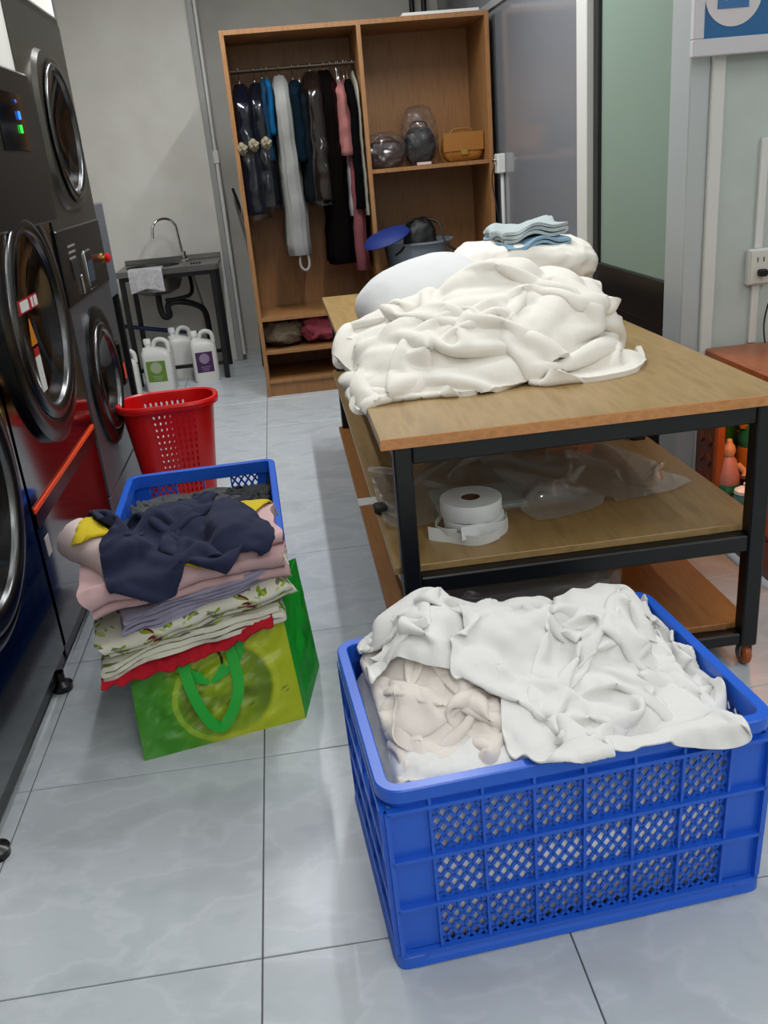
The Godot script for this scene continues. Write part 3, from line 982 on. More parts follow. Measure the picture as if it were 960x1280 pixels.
# ------------------------------------------------------------------ wardrobe
func wardrobe():
	var t := thing("open_wardrobe", "tall open oak wardrobe with hanging rail and shelves", "wardrobe", Vector3(0, 0, -5.70))
	var d := -0.52
	var m: Material = mats["wardrobe_wood"]
	var e: Material = mats["wardrobe_edge"]
	var th := 0.025
	var x0 := -0.19; var x1 := 1.36; var xm := 0.60; var h := 2.12
	var panel := func(called: String, a: Vector3, b: Vector3):
		var p := part(called, abox(a, b, 0.001), m, t)
		# lighter edge band along the front
		part("edge_band", abox(Vector3(a.x, a.y, b.z), Vector3(b.x, b.y, b.z + 0.002), 0.0005), e, p)
	panel.call("side_panel", Vector3(x0, 0, d), Vector3(x0 + th, h, 0))
	panel.call("side_panel", Vector3(x1 - th, 0, d), Vector3(x1, h, 0))
	panel.call("top_panel", Vector3(x0 + th, h - th, d), Vector3(x1 - th, h, 0))
	panel.call("divider", Vector3(xm - th / 2, 0.1, d + 0.01), Vector3(xm + th / 2, h - th, 0))
	panel.call("bottom_panel", Vector3(x0 + th, 0.085, d + 0.01), Vector3(x1 - th, 0.105, 0))
	part("plinth", abox(Vector3(x0 + th, 0, -0.03), Vector3(x1 - th, 0.085, -0.012), 0.001), e, t)
	part("back_panel", abox(Vector3(x0 + th, 0.0, d), Vector3(x1 - th, h - th, d + 0.01), 0.0), m, t)
	for y in [0.505, 0.295]:
		panel.call("shelf", Vector3(x0 + th, y - 0.022, d + 0.01), Vector3(xm - th / 2, y, -0.005))
	panel.call("shelf", Vector3(xm + th / 2, 1.296, d + 0.01), Vector3(x1 - th, 1.318, -0.005))
	panel.call("shelf", Vector3(xm + th / 2, 0.60, d + 0.01), Vector3(x1 - th, 0.622, -0.005))
	var s := st()
	tube(s, [Vector3(x0 + th, 1.93, -0.26), Vector3(xm - th / 2, 1.93, -0.26)], 0.0125, 12)
	part("hanging_rail", s, mat("rail_dull", Color(0.32, 0.27, 0.22), 0.45, 0.6), t)

# ------------------------------------------------------------------ work table
func work_table():
	var t := thing("work_table", "long oak topped work table on a black steel frame with two shelves", "table", Vector3(0.675, 0, -1.98))
	var x0 := -0.498; var x1 := 0.515; var L := 2.45; var b: Material = mats["black_steel"]
	part("table_top", abox(Vector3(x0, 0.748, -L), Vector3(x1, 0.775, -0.002), 0.002), mats["oak_top"], t)
	part("front_edge_band", abox(Vector3(x0, 0.748, -0.002), Vector3(x1, 0.775, 0.0), 0.0005), mats["oak_edge"], t)
	var lx := [x0 + 0.03, x1 - 0.075]
	for x in lx:
		for z in [-0.055, -L + 0.03] if x < 0 else [-0.055, -0.85, -L + 0.03]:
			part("leg", abox(Vector3(x, 0.065, z), Vector3(x + 0.045, 0.748, z + 0.045), 0.004), b, t)
	for z in [-0.055, -L + 0.03]:
		part("top_rail", abox(Vector3(lx[0] + 0.045, 0.70, z), Vector3(lx[1], 0.748, z + 0.04), 0.004), b, t)
		part("middle_rail", abox(Vector3(lx[0] + 0.045, 0.352, z), Vector3(lx[1], 0.398, z + 0.042), 0.004), b, t)
		part("lower_rail", abox(Vector3(lx[0] + 0.045, 0.07, z), Vector3(lx[1], 0.105, z + 0.04), 0.004), b, t)
	for x in lx:
		for y in [[0.70, 0.748], [0.352, 0.398], [0.07, 0.105]]:
			part("side_rail", abox(Vector3(x + 0.004, y[0], -L + 0.075), Vector3(x + 0.041, y[1], -0.055), 0.003), b, t)
	part("middle_shelf", abox(Vector3(x0 + 0.012, 0.398, -L + 0.03), Vector3(x1 - 0.012, 0.418, -0.05), 0.002), mats["oak_top"], t)
	part("lower_shelf", abox(Vector3(x0 + 0.012, 0.105, -L + 0.03), Vector3(x1 - 0.03, 0.123, -0.05), 0.002), mats["shelf_low"], t)
	for p in [[lx[0], -0.035], [lx[1], -0.035], [lx[0], -L + 0.05], [lx[1], -L + 0.05]]:
		var s := st()
		var c := Vector3(p[0] + 0.022, 0.03, p[1])
		lathe(s, [Vector2(0.0, -0.012), Vector2(0.024, -0.012), Vector2(0.03, -0.006), Vector2(0.03, 0.006), Vector2(0.024, 0.012), Vector2(0.0, 0.012)], 24, Transform3D(Basis(Vector3.FORWARD, PI / 2), c))
		var w := part("castor_wheel", s, mat("castor_amber", Color(0.60, 0.30, 0.10), 0.3), t)
		s = st()
		bx(s, c + Vector3(-0.018, -0.004, -0.012), c + Vector3(-0.014, 0.036, 0.012), 0.001); bx(s, c + Vector3(0.014, -0.004, -0.012), c + Vector3(0.018, 0.036, 0.012), 0.001); bx(s, c + Vector3(-0.02, 0.033, -0.02), c + Vector3(0.02, 0.037, 0.02), 0.001)
		part("castor_fork", s, mats["brushed"], w)

# ------------------------------------------------------------------ crates
# side panel in local xy (centred on x, from y0 to y1), outside looks to +z, nc lattice cells across
func crate_side(w0: float, w1: float, y0: float, y1: float, nc: int, solid: float, hand: bool) -> ArrayMesh:
	var s := st()
	var depth := func(y): return lerpf(0.0, 0.005, (y - y0) / (y1 - y0))   # flares out towards the rim
	var wd := func(y): return lerpf(w0, w1, (y - y0) / (y1 - y0))
	var rows := 3
	var P := func(u: float, y: float, z: float): return Vector3(u * wd.call(y) / 2.0, y, z + depth.call(y))
	var slab := func(u0: float, u1: float, a: float, b: float, z0: float, z1: float):
		var v := [P.call(u0, a, z0), P.call(u1, a, z0), P.call(u1, b, z0), P.call(u0, b, z0), P.call(u0, a, z1), P.call(u1, a, z1), P.call(u1, b, z1), P.call(u0, b, z1)]
		var c := Vector3.ZERO
		for q in v: c += q / 8.0
		s.set_smooth_group(-1)
		for f in [[0, 1, 2, 3], [4, 5, 6, 7], [0, 1, 5, 4], [3, 2, 6, 7], [0, 3, 7, 4], [1, 2, 6, 5]]:
			quad_out(s, v[f[0]], v[f[1]], v[f[2]], v[f[3]], c)
	var us := solid * 2.0 / w1
	# solid ends and ribs
	slab.call(-1.0, -1.0 + us, y0, y1, -0.003, 0.0)
	slab.call(1.0 - us, 1.0, y0, y1, -0.003, 0.0)
	var rib := 0.005
	for k in rows + 1:
		var y := lerpf(y0, y1, k / float(rows))
		slab.call(-1.0, 1.0, y - 0.004, y + 0.004, -0.003, 0.012)
	for k in nc + 1:
		var u := lerpf(-1.0 + us, 1.0 - us, k / float(nc))
		slab.call(u - rib / w1, u + rib / w1, y0, y1, -0.003, 0.009)
	for u in [-1.0, 1.0]:
		slab.call(u - 0.008 / w1, u + 0.008 / w1, y0, y1, -0.003, 0.012)
	# diamond lattice: crossing diagonal bars clipped to each cell
	var bw := 0.0032
	for r in rows:
		for c in nc:
			var a := Vector2(lerpf(-1.0 + us, 1.0 - us, c / float(nc)) * w1 / 2.0, lerpf(y0, y1, r / float(rows)))
			var b := Vector2(lerpf(-1.0 + us, 1.0 - us, (c + 1.0) / nc) * w1 / 2.0, lerpf(y0, y1, (r + 1.0) / rows))
			if hand and r == rows - 1 and absf((a.x + b.x) / 2.0) < w1 * 0.17:
				continue
			var cw := b.x - a.x; var ch := b.y - a.y
			var n := 4.0
			var dx := cw / n; var dy := dx * 1.45
			for sg in [-1.0, 1.0]:
				var m: float = sg * dy / dx
				for k in range(-9, 16):
					# line y = m (x - a.x) + k * dy through the cell
					var pts := []
					var o := k * dy
					var cand := [Vector2(0, o), Vector2(cw, m * cw + o), Vector2(-o / m, 0), Vector2((ch - o) / m, ch)]
					for q in cand:
						if q.x >= -1e-5 and q.x <= cw + 1e-5 and q.y >= -1e-5 and q.y <= ch + 1e-5:
							var dup := false
							for z in pts:
								if z.distance_to(q) < 1e-4: dup = true
							if not dup: pts.append(q)
					if pts.size() < 2 or pts[0].distance_to(pts[1]) < 0.004:
						continue
					var p0: Vector2 = pts[0] + a; var p1: Vector2 = pts[1] + a
					var nn := (p1 - p0).normalized()
					nn = Vector2(-nn.y, nn.x) * bw
					var v := []
					for z in [-0.003, 0.001]:
						for q in [p0 - nn, p1 - nn, p1 + nn, p0 + nn]:
							v.append(P.call(q.x / (w1 / 2.0), q.y, z))
					var ctr := Vector3.ZERO
					for q in v: ctr += q / 8.0
					for f in [[0, 1, 2, 3], [4, 5, 6, 7], [0, 1, 5, 4], [3, 2, 6, 7]]:
						quad_out(s, v[f[0]], v[f[1]], v[f[2]], v[f[3]], ctr)
	return done(s)

func crate(label: String, at: Vector3, turn: float, W: float, D: float, H: float) -> Node3D:
	var t := thing("laundry_crate", label, "crate", at, turn, "blue plastic laundry crates")
	var m: Material = mats["crate_blue"]
	var w0 := W - 0.034; var d0 := D - 0.034
	var w1 := W - 0.024; var d1 := D - 0.024
	var y0 := 0.03; var y1 := H - 0.045
	var long_side := crate_side(w0, w1, y0, y1, 6, 0.075, false)
	var short_side := crate_side(d0, d1, y0, y1, 4, 0.055, true)
	part("side_panel", long_side, m, t, Vector3(0, 0, d0 / 2), Vector3.ZERO)
	part("side_panel", long_side, m, t, Vector3(0, 0, -d0 / 2), Vector3(0, PI, 0))
	part("end_panel", short_side, m, t, Vector3(w0 / 2, 0, 0), Vector3(0, PI / 2, 0))
	part("end_panel", short_side, m, t, Vector3(-w0 / 2, 0, 0), Vector3(0, -PI / 2, 0))
	# rim: rounded rectangular lip with a downturned band
	var s := st()
	var prof := [Vector2(-0.008, -0.045), Vector2(-0.008, -0.002), Vector2(-0.006, 0.0), Vector2(0.012, 0.0), Vector2(0.0145, -0.0025), Vector2(0.0145, -0.026), Vector2(0.0125, -0.028), Vector2(0.004, -0.028), Vector2(0.004, -0.045)]
	frame_sweep(s, rrect(W - 0.03, D - 0.03, 0.03, 6), prof, H)
	part("rim", s, m, t)
	# floor and foot flange
	s = st()
	frame_sweep(s, rrect(w0, d0, 0.02, 5), [Vector2(-0.004, 0.034), Vector2(0.001, 0.034), Vector2(0.013, 0.014), Vector2(0.016, 0.004), Vector2(0.012, 0.0), Vector2(-0.004, 0.0)], 0.0)
	part("foot_flange", s, m, t)
	s = st()
	bx(s, Vector3(-w0 / 2, 0.004, -d0 / 2), Vector3(w0 / 2, 0.009, d0 / 2), 0.0)
	part("base_plate", s, m, t)
	for e in [[1, 1], [1, -1], [-1, 1], [-1, -1]]:
		s = st()
		prism(s, rrect(0.07, 0.07, 0.02, 4), 0.0, 0.032, 0.006, Transform3D(Basis(Vector3.RIGHT, -PI / 2), Vector3(e[0] * (w0 / 2 - 0.022), 0.0, e[1] * (d0 / 2 - 0.022))))
		part("corner_foot", s, m, t)
	for k in 7:
		var x := lerpf(-1.0, 1.0, k / 6.0) * (w1 / 2 - 0.075)
		for z in [-1.0, 1.0]:
			s = st()
			bx(s, Vector3(x - 0.003, H - 0.046, z * (D / 2 - 0.013) - 0.012), Vector3(x + 0.003, H - 0.002, z * (D / 2 - 0.013) + 0.012), 0.001)
			part("rim_rib", s, m, t)
	return t

# sweep a profile (outwards, up) round a closed outline in xz at height y
func frame_sweep(s: SurfaceTool, o: PackedVector2Array, prof: Array, y: float):
	var n := o.size()
	var nor := []
	for i in n:
		var d := (o[(i + 1) % n] - o[(i - 1 + n) % n]).normalized()
		var k := Vector2(d.y, -d.x)
		if k.dot(o[i]) < 0: k = -k
		nor.append(k)
	for j in prof.size() - 1:
		s.set_smooth_group(10 + j)
		for i in n:
			var l := (i + 1) % n
			var f := func(a: int, q: Vector2): return Vector3(o[a].x + nor[a].x * q.x, y + q.y, o[a].y + nor[a].y * q.x)
			var A: Vector3 = f.call(i, prof[j]); var B: Vector3 = f.call(l, prof[j]); var C: Vector3 = f.call(l, prof[j + 1]); var D: Vector3 = f.call(i, prof[j + 1])
			s.add_vertex(A); s.add_vertex(C); s.add_vertex(B)
			s.add_vertex(A); s.add_vertex(D); s.add_vertex(C)

func cloth_thing(called: String, label: String, category: String, p: PackedVector3Array, nx: int, nz: int, t: float, m: Material, group := "", fine := true) -> MeshInstance3D:
	if fine:
		p = smoothed(p, nx, nz, 0.5)
		p = up2(p, nx, nz)
		nx = nx * 2 - 1
		nz = nz * 2 - 1
	var o := part(called, sheet(p, nx, nz, t), m, self)
	tag(o, label, category, group)
	return o

func laundry_crates():
	var c1 := Vector3(0.398, 0, -1.485)
	var turn1 := deg_to_rad(4.0)
	var W := 0.735; var D := 0.53; var H := 0.405
	crate("blue lattice sided plastic crate heaped with crumpled white sheets", c1, turn1, W, D, H)
	crate("blue plastic crate of dark clothes behind the green shopping bag", Vector3(-0.365, 0, -2.745), deg_to_rad(92.0), 0.76, 0.53, 0.40)
	# --- white sheets in the front crate; b takes crate axes to the world
	var b := Transform3D(Basis(Vector3.UP, turn1), c1)
	var inv := b.affine_inverse()
	var iw := W / 2 - 0.045; var id := D / 2 - 0.045
	# the bulk that fills the crate and shows through the lattice
	var s := puff(Vector3(W - 0.044, 0.385, D - 0.044), 0.12, 0.008, 9.0, 4, 160, 60)
	var o := part("bed_sheet", s, mats["sheet_white"], self, b * Vector3(0, 0.19, 0), Vector3(0, turn1, 0))
	tag(o, "white bed sheet packed at the bottom of the blue crate, seen through its lattice", "bed sheet", "white bed sheets in the crate")
	ground(c1.x - 0.6, c1.z - 0.5, c1.x + 0.6, c1.z + 0.5, func(x, z):
		var q := inv * Vector3(x, 0, z)
		var ax := absf(q.x); var az := absf(q.z)
		if ax > W / 2 + 0.022 or az > D / 2 + 0.022: return 0.0
		if ax > W / 2 - 0.03 or az > D / 2 - 0.03: return H + 0.012
		var h := 0.325
		h += 0.15 * exp(-(pow((q.x + 0.20) / 0.13, 2) + pow((q.z + 0.10) / 0.16, 2)))
		h += 0.11 * exp(-(pow((q.x - 0.0) / 0.16, 2) + pow((q.z + 0.17) / 0.09, 2)))
		h += 0.10 * exp(-(pow((q.x - 0.22) / 0.10, 2) + pow((q.z + 0.12) / 0.13, 2)))
		h += 0.06 * exp(-(pow((q.x - 0.08) / 0.22, 2) + pow((q.z - 0.08) / 0.14, 2)))
		return h)
	# each: centre in crate axes, pressed size, cells, spacing, turn, seed, amplitude, frequency, material, label
	var heaps := [
		[Vector3(-0.17, 0.44, 0.13), 0.32, 0.20, 44, 34, 0.015, 0.2, 31, 0.09, 6.0, "sheet_cool", "greyish white crumpled sheet low in the crate under the cream tinted one", Vector3(-iw, 0, -id), Vector3(iw, 9, id), 0.0, 0.0],
		[Vector3(-0.19, 0.58, 0.02), 0.30, 0.34, 56, 58, 0.0135, -0.2, 41, 0.13, 4.6, "sheet_cream", "cream tinted sheet gathered in tight pleats over the crate corner", Vector3(-iw, 0, -id), Vector3(iw, 9, id), 0.6, 0.2],
		[Vector3(0.2, 0.56, -0.04), 0.32, 0.36, 52, 58, 0.014, 0.3, 23, 0.12, 4.2, "sheet_white", "white sheet with rolled end at the crate end beside the table leg", Vector3(-iw, 0, -id), Vector3(iw + 0.02, 9, id), 0.3, 0.5],
		[Vector3(-0.02, 0.62, -0.18), 0.54, 0.15, 76, 44, 0.015, 0.0, 12, 0.13, 4.4, "sheet_white", "white sheet bunched in a long ridge along the crate side facing the table", Vector3(-iw, 0, -id - 0.02), Vector3(iw, 9, id), 0.3, 1.2],
		[Vector3(0.12, 0.57, 0.07), 0.39, 0.36, 68, 58, 0.0135, 0.12, 57, 0.115, 3.6, "sheet_white", "white sheet sagging over the lattice side of the crate in a rounded flap", Vector3(-iw, 0, -id), Vector3(iw - 0.03, 9, id + 0.085), 0.2, 0.8],
	]
	for k in heaps.size():
		var e: Array = heaps[k]
		var p := crumple(e[3], e[4], b * (e[0] as Vector3), e[1], e[2], turn1 + e[6], e[7], e[8], e[9], e[14], e[15])
		# containment works in crate axes
		for i in p.size(): p[i] = inv * p[i]
		var keep := [fx0, fz0]
		p = settle_in(p, e[3], e[4], e[5], 46, 8, 0.22, 0.92, e[12], e[13], 0.52, b)
		for i in p.size(): p[i] = b * p[i]
		raise(p, 0.005)
		cloth_thing("bed_sheet", e[11], "bed sheet", p, e[3], e[4], 0.003, mats[e[10]], "white bed sheets in the crate")

# settle() for a cloth given in the axes of xf
func settle_in(p: PackedVector3Array, nx: int, nz: int, sp: float, steps: int, iters: int, bend: float, fric: float, lo: Vector3, hi: Vector3, wall_y: float, xf: Transform3D) -> PackedVector3Array:
	var keep := field.duplicate(); var kx := fx0; var kz := fz0; var knx := fnx; var knz := fnz
	# the same ground, resampled in those axes
	var f := func(x: float, z: float):
		var q := xf * Vector3(x, 0, z)
		var i := clampi(int(roundf((q.x - kx) / fc)), 0, knx - 1); var j := clampi(int(roundf((q.z - kz) / fc)), 0, knz - 1)
		return keep[j * knx + i]
	ground(-0.6, -0.5, 0.6, 0.5, f)
	p = settle(p, nx, nz, sp, steps, iters, bend, fric, lo, hi, wall_y)
	field = keep; fx0 = kx; fz0 = kz; fnx = knx; fnz = knz
	return p

func bedding_on_table():
	var top := 0.775
	# folded duvets at the back and the pale blue cloth on them
	var o := part("folded_duvet", puff(Vector3(0.45, 0.13, 0.42), 0.42, 0.02, 5.0, 3, 72, 36), mats["duvet_white"], self, Vector3(0.895, top + 0.064, -3.32), Vector3(0.03, 0.1, 0.02))
	rest(o, top + 0.001)
	tag(o, "thin folded white duvet at the bottom of the stack on the table", "duvet", "folded duvets on the table")
	o = part("folded_duvet", puff(Vector3(0.49, 0.155, 0.46), 0.42, 0.022, 4.0, 9, 80, 40), mats["duvet_white"], self, Vector3(0.885, top + 0.205, -3.32), Vector3(0.0, -0.05, -0.01))
	tag(o, "plump folded white duvet under the folded pale blue cloth", "duvet", "folded duvets on the table")
	var wob := noise(6.0, 77, 2)
	var warp := func(v: Vector3): return v + Vector3(wob.get_noise_3d(v.z, v.y, 1.0) * 0.035, wob.get_noise_3d(v.x, v.z, 5.0) * 0.022 - 0.16 * v.x * v.x, wob.get_noise_3d(v.x, v.y * 3.0, 9.0) * 0.02)
	var bl := part("folded_cloth", ribbon(zigzag(2, -0.12, 0.115, 0.012, 3), 0.009, -0.14, 0.14, 14, warp), mats["ice_blue"], self, Vector3(0.89, top + 0.287, -3.28), Vector3(0.05, 0.15, 0.06))
	tag(bl, "folded ice blue cloth lying on the plump white duvet", "cloth")
	bl = part("folded_cloth", ribbon(zigzag(3, -0.11, 0.13, 0.013, 8), 0.010, -0.13, 0.12, 14, warp), mats["pale_grey_blue"], self, Vector3(0.885, top + 0.312, -3.30), Vector3(0.0, 0.1, 0.06))
	tag(bl, "pale grey folded cloth on top of the ice blue cloth", "cloth")
	# pillow leaning behind the heap
	o = part("pillow", puff(Vector3(0.44, 0.24, 0.42), 0.7, 0.005, 3.0, 5, 80, 44, 0.16), mats["pillow_white"], self, Vector3(0.475, top + 0.16, -3.04), Vector3(0.22, 0.30, 0.26))
	rest(o, top + 0.001)
	tag(o, "smooth plump white pillow between the crumpled duvet and the wardrobe", "pillow")
	# the crumpled duvet: fat rolls that sweep round the heap, lobes on top, small crumples at its low end
	var rolls := [
		[0.052, [Vector3(0.155, 0.80, -2.56), Vector3(0.22, 0.80, -2.42), Vector3(0.413, 0.80, -2.36), Vector3(0.593, 0.80, -2.36), Vector3(0.755, 0.815, -2.44), Vector3(0.86, 0.83, -2.55)]],
		[0.050, [Vector3(0.381, 0.826, -2.42), Vector3(0.61, 0.837, -2.42), Vector3(0.78, 0.872, -2.48), Vector3(0.892, 0.918, -2.6), Vector3(0.922, 0.966, -2.74)]],
		[0.048, [Vector3(0.505, 0.862, -2.46), Vector3(0.686, 0.897, -2.48), Vector3(0.812, 0.938, -2.58), Vector3(0.85, 0.982, -2.7), Vector3(0.83, 1.0, -2.8)]],
		[0.075, [Vector3(0.54, 0.985, -2.72), Vector3(0.64, 1.015, -2.74), Vector3(0.74, 1.01, -2.74)]],
		[0.045, [Vector3(0.317, 0.921, -2.56), Vector3(0.467, 0.942, -2.58), Vector3(0.60, 0.952, -2.60), Vector3(0.72, 0.955, -2.61)]],
		[0.055, [Vector3(0.24, 0.90, -2.74), Vector3(0.418, 0.943, -2.74), Vector3(0.58, 0.965, -2.74)]],
		[0.040, [Vector3(0.45, 0.90, -2.50), Vector3(0.56, 0.915, -2.52), Vector3(0.68, 0.93, -2.54)]],
		[0.045, [Vector3(0.20, 0.86, -2.66), Vector3(0.30, 0.89, -2.66), Vector3(0.38, 0.90, -2.62)]],
		[0.040, [Vector3(0.88, 0.84, -2.62), Vector3(0.93, 0.88, -2.72), Vector3(0.91, 0.93, -2.82)]],
		[0.034, [Vector3(0.18, 0.84, -2.60), Vector3(0.25, 0.87, -2.58), Vector3(0.31, 0.87, -2.50)]],
		[0.030, [Vector3(0.33, 0.845, -2.43), Vector3(0.41, 0.875, -2.50), Vector3(0.50, 0.88, -2.49)]],
		[0.030, [Vector3(0.20, 0.83, -2.50), Vector3(0.27, 0.84, -2.45), Vector3(0.33, 0.85, -2.46)]],
		[0.028, [Vector3(0.17, 0.82, -2.68), Vector3(0.21, 0.87, -2.72), Vector3(0.30, 0.91, -2.76)]],
		[0.028, [Vector3(0.60, 0.875, -2.43), Vector3(0.70, 0.885, -2.46), Vector3(0.77, 0.915, -2.54), Vector3(0.80, 0.955, -2.64)]],
		[0.026, [Vector3(0.45, 0.815, -2.36), Vector3(0.60, 0.825, -2.375), Vector3(0.74, 0.85, -2.43), Vector3(0.84, 0.89, -2.53)]],
		[0.030, [Vector3(0.50, 0.97, -2.66), Vector3(0.60, 0.975, -2.66), Vector3(0.70, 0.985, -2.67)]],
		[0.024, [Vector3(0.28, 0.885, -2.60), Vector3(0.33, 0.90, -2.52), Vector3(0.42, 0.905, -2.51)]],
		[0.024, [Vector3(0.23, 0.86, -2.52), Vector3(0.29, 0.865, -2.47), Vector3(0.37, 0.87, -2.46)]],
		[0.022, [Vector3(0.44, 0.895, -2.47), Vector3(0.50, 0.89, -2.45), Vector3(0.57, 0.895, -2.46)]],
		[0.026, [Vector3(0.36, 0.90, -2.54), Vector3(0.40, 0.87, -2.47), Vector3(0.45, 0.85, -2.44)]],
	]
	var prims := [[Vector3(0.52, 0.80, -2.66), Vector3(0.31, 0.085, 0.24)], [Vector3(0.69, 0.86, -2.74), Vector3(0.19, 0.10, 0.16)]]
	for e in rolls:
		var pts: Array = curve(e[1], 4)
		var n: int = pts.size()
		for i in n - 1:
			var r0: float = e[0] * (0.72 + 0.28 * sin(PI * (i + 0.5) / n)); var r1: float = e[0] * (0.72 + 0.28 * sin(PI * minf(i + 1.5, n) / n))
			var sh := Vector3(0, -0.45 * e[0], -0.6 * e[0])
			prims.append([pts[i] + sh, pts[i + 1] + sh, r0, r1])
	# the two corners that stick out over the table
	for w in [[Vector3(0.74, 0.81, -2.47), Vector3(0.965, 0.795, -2.435), 0.045], [Vector3(0.76, 0.79, -2.42), Vector3(0.965, 0.79, -2.435), 0.03], [Vector3(0.78, 0.80, -2.50), Vector3(0.93, 0.80, -2.50), 0.04], [Vector3(0.87, 0.84, -2.66), Vector3(0.985, 0.835, -2.66), 0.05]]:
		prims.append([w[0], w[1], w[2], 0.010])
	var broad := noise(7.0, 4, 2)
	var disp := func(v: Vector3, n: Vector3) -> float: return broad.get_noise_3d(v.x * 0.6, v.y, v.z) * 0.006 - 0.004
	var dv := thing("duvet", "large crumpled white duvet heaped on the oak table top", "duvet")
	var fill := part("filling", soft_body(prims, Vector3(0.06, top - 0.02, -3.04), Vector3(1.06, 1.14, -2.24), 0.0095, 0.012, top + 0.001, disp), mats["duvet_white"], dv)
	ground(0.0, -3.2, 1.3, -2.0, func(x, z): return top + 0.006 if x > 0.178 and x < 1.17 and z < -1.98 else 0.0)
	raise_mesh(fill, 0.003)
	var nx := 96; var nz := 80; var sp := 0.0152
	var p := crumple(nx, nz, Vector3(0.535, 1.10, -2.64), 0.86, 0.70, 0.12, 29, 0.10, 2.7, 0.6, 1.25)
	p = settle(p, nx, nz, sp, 60, 9, 0.30, 0.90, Vector3(0.125, 0, -3.0), Vector3(1.0, 9, -2.285), 1.2)
	p = smoothed(p, nx, nz, 0.6)
	part("cover", sheet(up2(p, nx, nz), nx * 2 - 1, nz * 2 - 1, 0.016), mats["duvet_white"], dv)

func bag_and_towels():
	# clothes inside the rear crate
	var cc := Vector3(-0.365, 0, -2.745)
	var fill := part("dark_clothes", puff(Vector3(0.44, 0.29, 0.66), 0.3, 0.03, 6.0, 14, 60, 30), mats["grey_cloth"], self, cc + Vector3(0, 0.165, 0), Vector3(0, 0.03, 0))
	tag(fill, "dark grey clothing packed at the bottom of the crate behind the bag", "clothes")
	var base := func(x, z):
		var h := 0.0
		if x > -0.61 and x < -0.12 and z > -3.1 and z < -2.38: h = 0.325 + 0.08 * smoothstep(-2.9, -2.5, z)
		if absf(x + 0.365) < 0.265 and absf(z + 2.745) < 0.38 and not (absf(x + 0.365) < 0.235 and absf(z + 2.745) < 0.345): h = 0.405
		if x > -0.62 and x < -0.1 and z > -2.42 and z < -1.98: h = 0.43
		return h
	ground(-0.9, -3.3, 0.15, -1.8, base)
	var lo := Vector3(-0.60, 0, -3.07); var hi := Vector3(-0.13, 9, -2.2)
	var p := crumple(44, 40, Vector3(-0.44, 0.50, -2.9), 0.26, 0.24, 0.3, 61, 0.1, 5.0)
	p = settle(p, 44, 40, 0.013, 40, 8, 0.2, 0.9, lo, hi, 0.5)
	cloth_thing("jacket", "charcoal grey garment bunched in the crate end facing the red basket", "clothes", p, 44, 40, 0.006, mats["grey_cloth"])
	p = crumple(40, 40, Vector3(-0.22, 0.50, -2.86), 0.18, 0.28, 0.3, 66, 0.1, 5.0)
	p = settle(p, 40, 40, 0.013, 40, 8, 0.2, 0.9, lo, hi, 0.5)
	cloth_thing("jacket", "black garment against the crate side facing the work table", "clothes", p, 40, 40, 0.006, mat("black_cloth", Color(0.12, 0.12, 0.125), 0.9))

	# --- green shopping bag with apple print
	var t := thing("shopping_bag", "green shopping bag printed with an apple, stuffed with folded linen", "bag", Vector3(-0.30, 0, -2.0))
	var BL := Vector3(-0.205, 0.0, 0.045); var BR := Vector3(0.215, 0.0, -0.045)
	var TL := Vector3(-0.225, 0.225, -0.07); var TR := Vector3(0.185, 0.325, -0.12)
	var dv := Vector3(0.05, 0, -0.26)
	var wn := noise(7.0, 91, 2)
	var face := func(a: Vector3, c: Vector3, d: Vector3, e: Vector3, bulge: float, n: int) -> ArrayMesh:
		var q := PackedVector3Array()
		var nor := (d - a).cross(c - a).normalized()
		for j in n:
			for i in n:
				var u := i / (n - 1.0); var v := j / (n - 1.0)
				var w := a.lerp(c, u).lerp(d.lerp(e, u), v)
				var k := sin(u * PI) * sin(v * PI)
				q.append(w + nor * (k * bulge + wn.get_noise_2d(u * 1.1 + bulge * 9.0, v) * 0.02 * sqrt(maxf(k, 0.0))) + Vector3(0, 0.0, 0))
		return sheet(q, n, n, 0.0015)
	var front := mat("bag_print", Color(1, 1, 1), 0.42)
	front.albedo_texture = apple_print()
	part("front_face", face.call(TL, TR, BL, BR, 0.018, 26), front, t)
	var side_m := mat("strap_green", Color(0.05, 0.66, 0.17), 0.5)
	part("gusset", face.call(TR, TR + dv, BR, BR + dv, 0.012, 14), side_m, t)
	part("gusset", face.call(TL + dv, TL, BL + dv, BL, 0.012, 14), side_m, t)
	part("rear_face", face.call(TR + dv, TL + dv, BR + dv, BL + dv, 0.0, 10), side_m, t)
	part("base", face.call(BL, BR, BL + dv, BR + dv, 0.0, 6), side_m, t)
	var strap_m := mat("strap_green", Color(0.05, 0.66, 0.17), 0.5)
	var f3 := func(u: float, v: float, z: float) -> Vector3: return TL.lerp(TR, u).lerp(BL.lerp(BR, u), v) + Vector3(0.02, 0.12, 1.0).normalized() * z
	for h in [[0.30, 0.66, 0.38, 0.022], [0.34, 0.62, 0.80, 0.034]]:
		var pts := curve([f3.call(h[0], -0.03, 0.016), f3.call(h[0] + 0.02, h[2] * 0.5, h[3]), f3.call(lerpf(h[0], h[1], 0.35), h[2] * 0.95, h[3]), f3.call(lerpf(h[0], h[1], 0.68), h[2], h[3]), f3.call(h[1] + 0.03, h[2] * 0.62, h[3]), f3.call(h[1], -0.03, 0.016)], 8)
		var q := PackedVector3Array()
		var n := pts.size()
		for i in n:
			var d: Vector3 = (pts[mini(i + 1, n - 1)] - pts[maxi(i - 1, 0)]).normalized()
			var side := d.cross(Vector3(0, 0.3, 1)).normalized()
			for k in 3: q.append(pts[i] + side * (k - 1) * 0.0145)
		part("handle", sheet(q, 3, n, 0.003), strap_m, t)
	# red cloth peeping over the rim
	var redp := PackedVector3Array()
